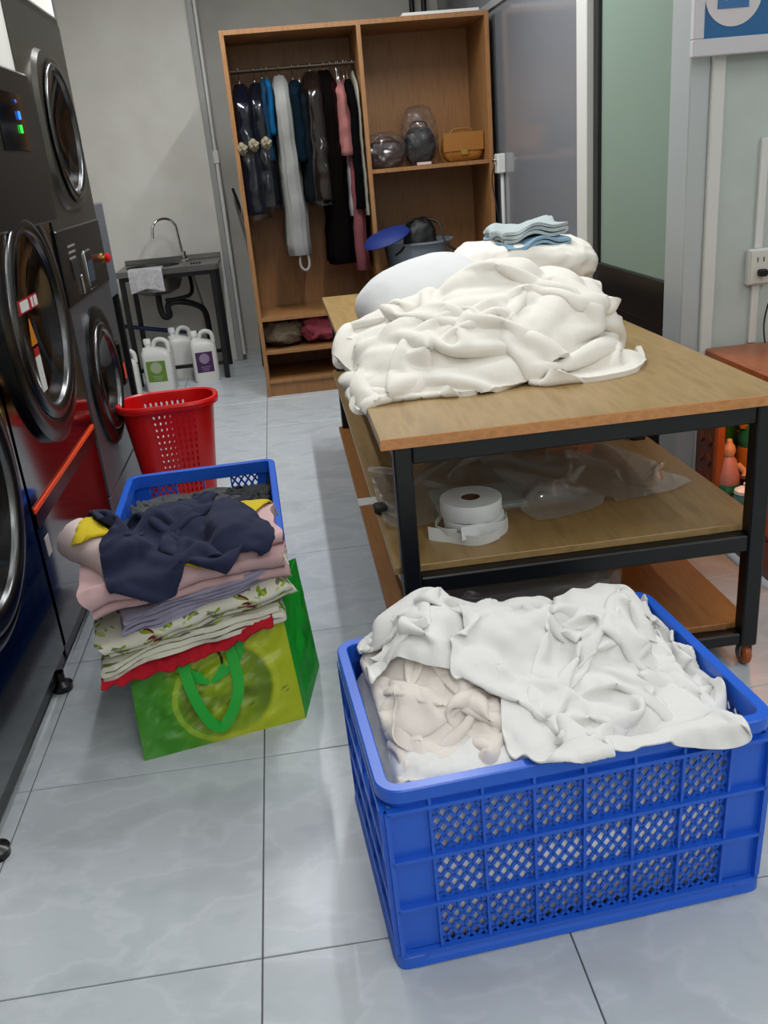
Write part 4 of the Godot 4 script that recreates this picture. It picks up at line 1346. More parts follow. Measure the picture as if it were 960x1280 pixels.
	for j in 9:
		for i in 40:
			var u := i / 39.0; var v := j / 8.0
			var e := Vector3(-0.285, 0.215, -0.02).lerp(Vector3(0.165, 0.312, -0.06), u)
			redp.append(e + Vector3(0, 0.028 - 0.045 * pow(1.0 - v, 2) + 0.012 * v + wn.get_noise_2d(u * 3.0, v) * 0.012 - 0.02 * sin(u * PI), 0.014 - 0.14 * v + wn.get_noise_2d(u * 2.0, v + 4.0) * 0.01))
	var rc := part("red_cloth", sheet(redp, 40, 9, 0.006), mats["red_cloth"], self, Vector3(-0.30, 0, -2.0))
	tag(rc, "crimson cloth edging out over the rim of the green bag", "cloth")
	# care label hanging at the corner
	var lab := part("care_label", face.call(TL + Vector3(0.0, 0.0, 0.014), TL.lerp(TR, 0.26) + Vector3(0, -0.03, 0.02), TL.lerp(BL, 0.14) + Vector3(0.01, 0, 0.014), TL.lerp(TR, 0.26) + Vector3(0, -0.05, 0.022), 0.004, 6), mat("label_cream", Color(0.68, 0.72, 0.50), 0.7), t)

	# --- stack of folded linen on the bag, reaching back to the crate rim
	var wob := noise(5.0, 33, 3)
	var mk_warp := func(a: float, tilt: float) -> Callable:
		return func(v: Vector3): return v + Vector3(wob.get_noise_3d(v.z, v.y, a) * 0.02, wob.get_noise_3d(v.x, v.z, a + 5.0) * 0.014 + v.z * tilt - 0.25 * v.x * v.x, wob.get_noise_3d(v.x * 0.8, v.y * 2.0, a + 9.0) * 0.035)
	var leaf := mat("leaf_print", Color(1, 1, 1), 0.9)
	leaf.albedo_texture = leaf_print()
	leaf.uv1_scale = Vector3(6.0, 2.0, 1.0)
	var stripes := mat("lavender_stripes", Color(1, 1, 1), 0.9)
	stripes.albedo_texture = stripe_print()
	var g := "linen folded on the green bag"
	var across := Basis(Vector3.UP, PI / 2)   # folds that run along the pile instead of towards the viewer
	var L := [
		["folded_sheet", "white sheet with green leaf print folded at the bottom of the linen pile", "sheet", zigzag(3, -0.255, 0.23, 0.014, 5), 0.011, leaf, Vector3(-0.345, 0.288, -2.20), Vector3(0.04, 0.10, 0.165), 0.30, 1.0, false],
		["folded_sheet", "leaf printed white sheet folded right under the lavender one", "sheet", zigzag(3, -0.16, 0.155, 0.017, 9), 0.013, leaf, Vector3(-0.34, 0.322, -2.205), Vector3(0.0, 0.14, 0.165), 0.50, 4.0, true],
		["folded_sheet", "lavender striped sheet folded in many thin layers", "sheet", zigzag(5, -0.185, 0.19, 0.011, 4, 0.02), 0.008, stripes, Vector3(-0.35, 0.368, -2.20), Vector3(0.04, 0.20, 0.17), 0.28, 7.0, false],
		["folded_towel", "rosy pink towel folded thick above the lavender sheet", "towel", zigzag(3, -0.14, 0.14, 0.028, 6, 0.012), 0.025, mats["towel_pink"], Vector3(-0.41, 0.415, -2.175), Vector3(0.0, 0.16, 0.06), 0.38, 2.0, true],
		["folded_towel", "pink plush blanket folded upright beside the navy sweater", "blanket", zigzag(4, -0.13, 0.13, 0.034, 2, 0.012), 0.029, mats["towel_pink"], Vector3(-0.165, 0.415, -2.21), Vector3(0.0, 0.10, -0.05), 0.13, 5.0, true],
	]
	var pile := []
	for e in L:
		var bs := Basis.from_euler(e[7])
		if e[10]: bs = bs * across
		var o := part(e[0], ribbon(e[3], e[4], -e[8] / 2, e[8] / 2, 36, mk_warp.call(e[9], -0.06 if not e[10] else 0.0)), e[5], self, e[6])
		o.basis = bs
		tag(o, e[1], e[2], g)
		pile.append(o)
	# the rolled pale towel with its round end
	var roll := PackedVector2Array()
	for k in 60:
		var a := k * 0.30
		roll.append(Vector2(cos(a), sin(a)) * (0.008 + k * 0.00080))
	var ro := part("rolled_towel", ribbon(roll, 0.019, -0.11, 0.11, 16, mk_warp.call(3.0, 0.0)), mats["towel_pale"], self, Vector3(-0.565, 0.50, -2.20), Vector3(0.1, 0.75, 0.0))
	tag(ro, "pale fluffy towel rolled up at the end of the linen pile", "towel", g)
	# yellow garment and navy sweater dropped on top
	ground(-0.9, -3.0, 0.15, -1.8, func(x, z):
		var h: float = base.call(x, z)
		if x > -0.61 and x < -0.11 and z > -2.36 and z < -2.05: h = 0.44
		var u: float = (x + 0.36) / 0.16; var v: float = (z + 2.32) / 0.16
		return maxf(h, 0.43 + 0.10 * exp(-pow(u * u + v * v, 1.5)) if u * u + v * v < 2.5 else 0.0))
	for o in pile: raise_mesh(o, 0.006)
	raise_mesh(ro, 0.004)
	p = crumple(46, 36, Vector3(-0.39, 0.62, -2.29), 0.46, 0.28, -0.3, 73, 0.04, 2.5)
	p = settle(p, 46, 36, 0.0125, 40, 8, 0.25, 0.95)
	raise(p, 0.012)
	cloth_thing("yellow_garment", "bright yellow garment showing under the navy sweater", "clothes", p, 46, 36, 0.004, mats["yellow"])
	p = crumple(50, 50, Vector3(-0.36, 0.69, -2.23), 0.31, 0.42, 0.3, 83, 0.12, 3.2)
	p = settle(p, 50, 50, 0.0125, 44, 8, 0.3, 0.95)
	cloth_thing("navy_sweater", "navy blue sweater crumpled on top of the linen pile", "sweater", p, 50, 50, 0.007, mats["navy"])

func apple_print() -> ImageTexture:
	# printed picture on the bag: yellow-green ground, deeper green to one side, one generic apple with stalk
	var w := 384; var h := 288
	var im := Image.create(w, h, false, Image.FORMAT_RGB8)
	var n := noise(0.02, 3, 3)
	for y in h:
		for x in w:
			var u := float(x) / w; var v := float(y) / h
			var k := smoothstep(0.02, 0.42, u - 0.18 * v + n.get_noise_2d(x, y) * 0.05)
			var c := Color(0.20, 0.52, 0.05).lerp(Color(0.70, 0.76, 0.10), k)
			var d := Vector2((u - 0.56) / 0.30, (v - 0.58) / 0.40)
			var r := d.length() * (1.0 + 0.10 * exp(-pow(d.x / 0.25, 2)) * (1.0 if d.y < 0 else 0.4))
			if r < 1.0:
				var ring := smoothstep(1.0, 0.9, r)
				var body := Color(0.56, 0.66, 0.07).lerp(Color(0.36, 0.47, 0.05), smoothstep(0.25, 0.8, absf(d.x)) * 0.7)
				if d.y > -0.05 and d.y < 0.35: body = body.lerp(Color(0.33, 0.43, 0.05), 0.5 * smoothstep(-0.05, 0.1, d.y) * smoothstep(0.35, 0.2, d.y))
				c = c.lerp(body, ring)
			if r < 1.12 and r > 1.0: c = c.lerp(Color(0.80, 0.82, 0.25), 0.5)
			im.set_pixel(x, y, c)
	for k in 46:   # stalk
		var y := 58 + k
		for x in range(-3, 4): im.set_pixel(int(214 + 7 * sin(k * 0.05)) + x, y, Color(0.20, 0.11, 0.03))
	var r := RandomNumberGenerator.new(); r.seed = 4
	for k in 26:   # brushed strokes and specks of ink
		var x0 := 190.0 + r.randf() * 50.0; var y0 := 22.0 + r.randf() * 30.0
		if k > 16:
			x0 = 340.0 + r.randf() * 30.0; y0 = 200.0 + r.randf() * 22.0
		if k > 22:
			x0 = 262.0 + r.randf() * 6.0; y0 = 210.0 + r.randf() * 26.0
		for q in 9: im.set_pixel(clampi(int(x0 + q), 0, w - 1), clampi(int(y0 - q * r.randf_range(0.1, 0.6)), 0, h - 1), Color(0.15, 0.25, 0.03))
	im.generate_mipmaps()
	return ImageTexture.create_from_image(im)

func leaf_print() -> ImageTexture:
	var n := 256
	var im := Image.create(n, n, false, Image.FORMAT_RGB8)
	im.fill(Color(0.84, 0.83, 0.76))
	var r := RandomNumberGenerator.new(); r.seed = 12
	for k in 70:
		var c := Vector2(r.randf() * n, r.randf() * n); var a := r.randf() * TAU
		var ln := r.randf_range(8, 22); var wd := ln * r.randf_range(0.25, 0.5)
		var col: Color = [Color(0.52, 0.62, 0.14), Color(0.60, 0.68, 0.22), Color(0.42, 0.52, 0.12), Color(0.45, 0.46, 0.42), Color(0.70, 0.74, 0.45)][k % 5]
		if k % 17 == 0: col = Color(0.42, 0.08, 0.12)
		for y in range(-24, 25):
			for x in range(-24, 25):
				var q := Vector2(x, y).rotated(a)
				var e := q.x / ln
				if absf(e) < 1.0 and absf(q.y) < wd * (1.0 - e * e):
					im.set_pixel(posmod(int(c.x) + x, n), posmod(int(c.y) + y, n), col)
	im.generate_mipmaps()
	return ImageTexture.create_from_image(im)

func stripe_print() -> ImageTexture:
	var im := Image.create(256, 16, false, Image.FORMAT_RGB8)
	for x in 256:
		var c := Color(0.68, 0.66, 0.74)
		if x % 16 < 4: c = Color(0.50, 0.48, 0.58)
		elif x % 16 < 7: c = Color(0.77, 0.75, 0.80)
		for y in 16: im.set_pixel(x, y, c)
	im.generate_mipmaps()
	return ImageTexture.create_from_image(im)

# ------------------------------------------------------------------ sink corner
func sink_corner():
	var t := thing("steel_sink", "stainless steel sink on black legs with gooseneck tap", "sink", Vector3(-0.80, 0, -6.68))
	var x0 := -0.34; var x1 := 0.36; var z0 := -0.27; var z1 := 0.27
	var m: Material = mats["brushed"]
	# worktop with a round bowl hole
	var s := st()
	plate_hole(s, x1 - x0, z1 - z0, Vector2(-0.12, 0.02), 0.19, -0.03, 0.0)
	part("worktop", s, m, t, Vector3(0.01, 0.80, 0), Vector3(-PI / 2, 0, 0))
	part("splash_back", abox(Vector3(x0, 0.80, z0), Vector3(x1, 0.835, z0 + 0.02), 0.003), m, t)
	part("front_lip", abox(Vector3(x0, 0.765, z1 - 0.004), Vector3(x1, 0.805, z1 + 0.008), 0.003), m, t)
	s = st()
	lathe(s, [Vector2(0.0, 0.60), Vector2(0.10, 0.605), Vector2(0.165, 0.635), Vector2(0.188, 0.70), Vector2(0.192, 0.80)], 40, Transform3D(Basis.IDENTITY, Vector3(-0.11, 0, -0.02)))
	part("bowl", s, m, t)
	for x in [x0 + 0.02, x1 - 0.06]:
		for z in [z0 + 0.02, z1 - 0.05]:
			part("leg", abox(Vector3(x, 0, z), Vector3(x + 0.035, 0.77, z + 0.035), 0.003), mats["black_steel"], t)
	for z in [z0 + 0.025, z1 - 0.045]:
		part("stretcher", abox(Vector3(x0 + 0.05, 0.10, z), Vector3(x1 - 0.05, 0.125, z + 0.025), 0.002), mats["black_steel"], t)
		part("apron_rail", abox(Vector3(x0 + 0.05, 0.735, z), Vector3(x1 - 0.05, 0.77, z + 0.025), 0.002), mats["black_steel"], t)
	s = st()
	var goose := [Vector3(0.10, 0.80, -0.19), Vector3(0.085, 0.95, -0.18)]
	for k in 13:
		var a := PI * k / 12.0
		goose.append(Vector3(0.0 + 0.08 * cos(a), 1.03 + 0.08 * sin(a), -0.17 + 0.05 * (1 - cos(a))))
	goose.append(Vector3(-0.085, 0.985, -0.065))
	tube(s, goose, 0.0095, 12)
	lathe(s, [Vector2(0.03, 0.80), Vector2(0.03, 0.807), Vector2(0.018, 0.815), Vector2(0.017, 0.87), Vector2(0.0, 0.872)], 20, Transform3D(Basis.IDENTITY, Vector3(0.10, 0, -0.19)))
	part("tap", s, mats["chrome"], t)
	s = st()
	tube(s, curve([Vector3(-0.11, 0.61, -0.02), Vector3(-0.11, 0.50, -0.02), Vector3(-0.09, 0.44, -0.01), Vector3(-0.05, 0.45, 0.0), Vector3(-0.05, 0.52, 0.0), Vector3(0.02, 0.54, 0.0), Vector3(0.14, 0.50, -0.05), Vector3(0.20, 0.42, -0.1), Vector3(0.20, 0.2, -0.12), Vector3(0.17, 0.04, -0.12)], 8), 0.022, 12)
	part("drain_hose", s, mats["rubber"], t)
	s = st()
	tube(s, curve([Vector3(0.10, 0.78, -0.19), Vector3(0.13, 0.66, -0.1), Vector3(0.12, 0.58, -0.03), Vector3(0.02, 0.56, 0.0), Vector3(-0.06, 0.56, 0.02)], 8), 0.014, 10)
	part("supply_hose", s, mats["rubber"], t)
	s = st()
	tube(s, [Vector3(0.12, 0.78, -0.24), Vector3(0.19, 0.4, -0.24), Vector3(0.21, 0.05, -0.24)], 0.008, 8)
	part("supply_pipe", s, mats["brushed"], t)
	s = st()
	for k in 4:
		tube(s, [Vector3(0.17 + k * 0.02, 0.803, 0.06), Vector3(0.17 + k * 0.02, 0.803, 0.12)], 0.006, 8)
	part("soap_grate", s, mats["rubber"], t)
	s = st()
	tube(s, [Vector3(-1.26, 0.385, -6.86), Vector3(-0.82, 0.295, -6.86)], 0.016, 12)
	tube(s, [Vector3(-0.82, 0.295, -6.86), Vector3(-0.68, 0.27, -6.86)], 0.012, 12)
	var bp := part("mop_handle", s, mat("mop_blue", Color(0.05, 0.14, 0.35), 0.4), self)
	tag(bp, "blue mop handle leaning low behind the sink legs", "mop handle")
	# cloth hung over the front of the sink
	var p := PackedVector3Array()
	var n := noise(9.0, 5, 2)
	for j in 24:
		for i in 20:
			var u := i / 19.0 - 0.5; var v := j / 23.0
			var q := Vector3(u * 0.23, 0.0, 0.0)
			if v < 0.35: q += Vector3(0, 0.812, 0.285 - 0.10 * (0.35 - v) / 0.35)
			else: q += Vector3(0, 0.812 - (v - 0.35) / 0.65 * 0.145 + 0.015 * cos(u * 5.0), 0.290 + 0.006 * sin(u * 17.0) * v)
			p.append(q + Vector3(0, 0, n.get_noise_2d(u, v) * 0.006) + Vector3(-0.93, 0, -6.68))
	cloth_thing("hand_towel", "greyish white towel hung over the front of the sink", "towel", p, 20, 24, 0.005, mat("towel_grey", Color(0.70, 0.69, 0.70), 0.95), "", false)
	# canisters
	jug(Vector3(-0.625, 0, -6.42), 0.12, "white canister with purple label under the sink", Color(0.24, 0.10, 0.30), 0.18, 0.36)
	jug(Vector3(-0.93, 0, -6.28), -0.1, "white canister with green label under the sink", Color(0.36, 0.50, 0.14), 0.20, 0.36)
	jug(Vector3(-0.80, 0, -6.62), 0.3, "unlabelled white canister behind the green labelled one", Color(0, 0, 0, 0), 0.18, 0.37)
	jug(Vector3(-1.125, 0, -6.22), 0.0, "narrow white canister between the green labelled one and the machines", Color(0, 0, 0, 0), 0.12, 0.31)

func jug(at: Vector3, turn: float, label: String, col: Color, w: float, h: float):
	var t := thing("canister", label, "canister", at, turn, "cleaning canisters under the sink")
	var s := st()
	var d := w * 0.72
	# lofted rounded box: body, shoulder sloping up to the neck
	var lv := [[0.0, 0.94, 0.0], [0.012, 1.0, 0.0], [h * 0.66, 1.0, 0.0], [h * 0.74, 0.96, -0.005], [h * 0.80, 0.72, -0.02], [h * 0.84, 0.45, -0.045], [h * 0.845, 0.02, -0.045]]
	var rings := []
	for e in lv:
		var ring := []
		for q in rrect(w * (e[1] if e[1] > 0.7 else e[1]), d * minf(1.0, e[1] + 0.05), minf(0.03, d * e[1] * 0.3), 4): ring.append(Vector3(q.x + e[2] * w / 0.2, e[0], q.y))
		rings.append(ring)
	for j in rings.size() - 1:
		s.set_smooth_group(1)
		for k in rings[0].size():
			var l: int = (k + 1) % rings[0].size()
			quad_out(s, rings[j][k], rings[j][l], rings[j + 1][l], rings[j + 1][k], Vector3(0, minf(rings[j][0].y, h * 0.6) , 0))
	part("body", s, mats["white_plastic"], t)
	s = st()
	tube(s, curve([Vector3(-w * 0.12, h * 0.82, 0), Vector3(0.0, h * 0.95, 0), Vector3(w * 0.22, h * 0.97, 0), Vector3(w * 0.40, h * 0.90, 0), Vector3(w * 0.42, h * 0.72, 0)], 6), 0.016, 10)
	part("handle", s, mats["white_plastic"], t)
	s = st()
	lathe(s, [Vector2(0.02, h * 0.82), Vector2(0.02, h * 0.90), Vector2(0.025, h * 0.905), Vector2(0.025, h * 0.98), Vector2(0.022, h), Vector2(0.0, h)], 20, Transform3D(Basis.IDENTITY, Vector3(-w * 0.28, 0, 0)))
	part("cap", s, mat("cap_white", Color(0.88, 0.88, 0.88), 0.4), t)
	if col.a > 0.5:
		var lb := part("label", abox(Vector3(-w * 0.36, h * 0.20, d / 2), Vector3(w * 0.30, h * 0.60, d / 2 + 0.0015), 0.0), mat("jug_label" + col.to_html(), col, 0.5), t)
		s = st()
		lathe(s, [Vector2(w * 0.2, 0.0), Vector2(w * 0.2, 0.002), Vector2(0.0, 0.002)], 24, Transform3D(Basis(Vector3.RIGHT, PI / 2), Vector3(-w * 0.03, h * 0.47, d / 2 + 0.001)))
		part("label_emblem", s, mat("emblem" + col.to_html(), col.lerp(Color(0.75, 0.72, 0.75), 0.6), 0.5), lb)
		for k in 3:
			part("label_line", abox(Vector3(-w * (0.2 - 0.03 * k), h * (0.30 - 0.035 * k), d / 2 + 0.001), Vector3(w * (0.16 - 0.03 * k), h * (0.312 - 0.035 * k), d / 2 + 0.0025), 0.0), mat("emblem" + col.to_html(), col), lb)

# ------------------------------------------------------------------ altar by the pale wall
func altar():
	var t := thing("wooden_altar", "red brown carved wooden altar cabinet with lit niche on the floor", "altar", Vector3(1.655, 0, -2.69), -PI / 2)
	var w: Material = mats["altar_wood"]; var l: Material = mats["altar_light_wood"]
	var x0 := -0.335; var x1 := 0.335; var zb := -0.21; var zf := 0.21
	part("top_board", abox(Vector3(x0 - 0.01, 0.62, zb), Vector3(x1 + 0.02, 0.65, zf - 0.03), 0.006), l, t)
	part("side_panel", abox(Vector3(x0, 0.1, zb), Vector3(x0 + 0.025, 0.62, zf - 0.04), 0.003), w, t)
	part("side_panel", abox(Vector3(x1 - 0.025, 0.1, zb), Vector3(x1, 0.62, zf - 0.04), 0.003), w, t)
	part("back_panel", abox(Vector3(x0 + 0.025, 0.1, zb), Vector3(x1 - 0.025, 0.62, zb + 0.02), 0.0), l, t)
	part("green_backdrop", abox(Vector3(x0 + 0.025, 0.27, zb + 0.02), Vector3(x0 + 0.031, 0.615, zf - 0.11), 0.0), tri(mat("backdrop_green", Color(0.18, 0.46, 0.13), 0.4), noise_tex(0.03, 6, [[0.0, Color(0.7, 0.7, 0.6)], [1.0, Color(1, 1, 0.9)]], 4), Vector3.ONE * 6.0), t)
	part("floor_board", abox(Vector3(x0 + 0.02, 0.13, zb + 0.02), Vector3(x1 - 0.02, 0.15, zf), 0.003), w, t)
	part("base_board", abox(Vector3(x0, 0.0, zb), Vector3(x1, 0.13, zf), 0.006), w, t)
	part("step", abox(Vector3(x0 + 0.035, 0.15, zb + 0.03), Vector3(x1 - 0.03, 0.22, 0.08), 0.004), w, t)
	# carved wing and the posts of the niche
	part("carved_wing", abox(Vector3(x0, 0.15, zf - 0.03), Vector3(x0 + 0.15, 0.62, zf - 0.01), 0.004), w, t)
	for k in 6:
		for j in 2:
			var q := st()
			box(q, Vector3(x0 + 0.045 + j * 0.06, 0.19 + k * 0.075, zf - 0.009), Vector3(0.035, 0.035, 0.008), 0.003, Basis(Vector3.BACK, PI / 4))
			part("carving", q, w, t)
	for x in [x0 + 0.155, x1 - 0.05]:
		part("niche_post", abox(Vector3(x, 0.15, zf - 0.035), Vector3(x + 0.022, 0.62, zf), 0.006), l, t)
	for k in 9:
		var a := PI * k / 8.0
		var s0 := st()
		box(s0, Vector3(0.085 + cos(a) * 0.22, 0.575 + sin(a) * 0.03, zf - 0.04), Vector3(0.06, 0.03, 0.02), 0.006)
		part("arch_block", s0, l, t)
	part("inner_post", abox(Vector3(x0 + 0.215, 0.22, -0.03), Vector3(x0 + 0.235, 0.5, -0.01), 0.003), l, t)
	part("offering_stand", abox(Vector3(x0 + 0.20, 0.30, -0.12), Vector3(x0 + 0.34, 0.325, 0.02), 0.004), l, t)
	var s := st()
	tube(s, [Vector3(x0 + 0.22, 0.604, 0.1), Vector3(x1 - 0.06, 0.604, 0.1)], 0.009, 10)
	var lm := mat("altar_lamp", Color(1.0, 0.55, 0.25), 0.4)
	lm.emission_enabled = true
	lm.emission = Color(1.0, 0.36, 0.09)
	lm.emission_energy_multiplier = 0.9
	part("lamp_tube", s, lm, t)
	part("lamp_cover", abox(Vector3(x0 + 0.22, 0.595, zf - 0.036), Vector3(x0 + 0.36, 0.619, zf - 0.028), 0.003), lm, t)
	var al := AreaLight3D.new()
	al.name = "lamp_light"
	al.area_size = Vector2(0.36, 0.02)
	al.light_color = Color(1.0, 0.62, 0.30)
	al.light_energy = 0.14
	al.area_range = 4.0
	al.shadow_enabled = true
	al.position = Vector3(0.05, 0.59, 0.1)
	al.rotation.x = -PI / 2
	t.add_child(al)
	# figures: a seated one in pink robe, one with gold and green, a lidded jar
	var f := thing("altar_figurine", "small seated figurine in pink and green robe in the altar", "figurine", Vector3(1.505, 0.15, -2.87))
	s = st()
	lathe(s, [Vector2(0.0, 0.0), Vector2(0.045, 0.0), Vector2(0.052, 0.015), Vector2(0.045, 0.04)], 20)
	part("green_base", s, mat("fig_green", Color(0.12, 0.42, 0.28), 0.35), f)
	s = st()
	lathe(s, [Vector2(0.045, 0.04), Vector2(0.047, 0.06), Vector2(0.04, 0.09), Vector2(0.028, 0.125), Vector2(0.018, 0.14)], 20)
	part("robe", s, mat("fig_pink", Color(0.72, 0.50, 0.46), 0.4), f)
	s = st()
	lathe(s, [Vector2(0.0, 0.132), Vector2(0.02, 0.142), Vector2(0.025, 0.16), Vector2(0.02, 0.178), Vector2(0.012, 0.188), Vector2(0.010, 0.2), Vector2(0.0, 0.206)], 18)
	part("head", s, mat("fig_skin", Color(0.78, 0.58, 0.42), 0.4), f)
	s = st()
	tube(s, curve([Vector3(0.025, 0.11, 0.02), Vector3(0.045, 0.085, 0.04), Vector3(0.035, 0.07, 0.055)], 5), 0.012, 8)
	part("arm", s, mats["fig_skin"], f)
	f = thing("altar_figurine", "taller gold and green figurine on the altar step", "figurine", Vector3(1.605, 0.22, -2.90))
	s = st()
	lathe(s, [Vector2(0.0, 0.0), Vector2(0.055, 0.0), Vector2(0.06, 0.02), Vector2(0.05, 0.05), Vector2(0.052, 0.07), Vector2(0.045, 0.09)], 20)
	part("gold_base", s, mat("fig_gold", Color(0.75, 0.47, 0.18), 0.3, 0.4), f)
	s = st()
	lathe(s, [Vector2(0.045, 0.09), Vector2(0.05, 0.12), Vector2(0.042, 0.16), Vector2(0.03, 0.19), Vector2(0.018, 0.2)], 20)
	part("green_robe", s, mats["fig_green"], f)
	s = st()
	lathe(s, [Vector2(0.0, 0.195), Vector2(0.022, 0.205), Vector2(0.026, 0.225), Vector2(0.022, 0.245), Vector2(0.028, 0.25), Vector2(0.024, 0.27), Vector2(0.0, 0.28)], 18)
	part("head", s, mats["fig_skin"], f)
	for k in 5:
		var q := st()
		var a := TAU * k / 5.0 + 0.4
		lathe(q, [Vector2(0.0, -0.016), Vector2(0.014, -0.008), Vector2(0.016, 0.004), Vector2(0.0, 0.016)], 10, Transform3D(Basis.IDENTITY, Vector3(cos(a) * 0.042, 0.13 + 0.02 * (k % 3), sin(a) * 0.042)))
		part("gold_ornament", q, mats["fig_gold"], f)
	f = thing("altar_jar", "small turquoise jar with white pointed lid in the altar", "jar", Vector3(1.505, 0.15, -2.74))
	s = st()
	lathe(s, [Vector2(0.0, 0.0), Vector2(0.026, 0.0), Vector2(0.034, 0.012), Vector2(0.036, 0.03), Vector2(0.032, 0.045)], 24)
	part("body", s, mat("jar_turquoise", Color(0.35, 0.56, 0.55), 0.25), f)
	s = st()
	lathe(s, [Vector2(0.036, 0.045), Vector2(0.034, 0.056), Vector2(0.018, 0.066), Vector2(0.006, 0.07), Vector2(0.006, 0.08), Vector2(0.0, 0.086)], 24)
	part("lid", s, mat("jar_lid", Color(0.85, 0.8, 0.76), 0.3), f)

# ------------------------------------------------------------------ hanging clothes and bags
func garment(label: String, x: float, w: float, y1: float, y0: float, dz: float, col: Color, seed_: int, cover := false, hem := 0.0, z := -5.96) -> Node3D:
	var t := thing("hanging_garment", label, "garment", Vector3(x, 0, z), 0.0, "clothes on the wardrobe rail")
	var n := noise(6.0, seed_, 2)
	var build := func(grow: float, y_low: float) -> ArrayMesh:
		var p := PackedVector3Array()
		var nu := 84; var nv := 30
		for j in nv:
			var v := j / (nv - 1.0)
			var y := lerpf(y_low, y1, v) if j != 1 else y_low + 0.002
			var dd := dz * (1.0 if v < 0.82 else lerpf(1.0, 0.12, pow((v - 0.82) / 0.18, 1.6)))
			var ww := w * (1.0 + 0.35 * (1.0 - v)) * (1.0 if v < 0.9 else lerpf(1.0, 0.5, pow((v - 0.9) / 0.1, 2.0)))
			if j == 0: ww *= 0.1; dd *= 0.9
			for i in nu:
				var a := TAU * i / nu
				var fold := 1.0 + (0.13 * sin(a * 9.0 + seed_ + v * 2.0) + 0.07 * sin(a * 17.0 + seed_ * 2.0 - v)) * (1.0 - v * 0.45)
				p.append(Vector3((ww * 0.5 + grow) * signf(cos(a)) * pow(absf(cos(a)), 0.6) * fold + n.get_noise_2d(y, seed_) * 0.008, y + hem * sin(a) * (1.0 - v), (dd * 0.5 + grow) * signf(sin(a)) * pow(absf(sin(a)), 0.6) + n.get_noise_2d(y + 5.0, a * 0.1) * 0.012))
		return sheet(p, nu, nv, 0.0, true)
	var cm := mat("garment" + col.to_html(), col, 0.9)
	cm.metallic_specular = 0.15
	part("fabric", build.call(0.0, y0), cm, t)
	if cover:
		part("plastic_cover", build.call(0.012, y0 - 0.03), mats["garment_film"], t)
	var s := st()
	tube(s, curve([Vector3(0, y1 - 0.03, 0), Vector3(0, y1 + 0.01, 0), Vector3(0, 1.915, -0.022), Vector3(0, 1.947, -0.008), Vector3(0, 1.945, 0.02), Vector3(0, 1.93, 0.022)], 5), 0.003, 6)
	part("hanger_hook", s, mats["chrome"], t)
	return t

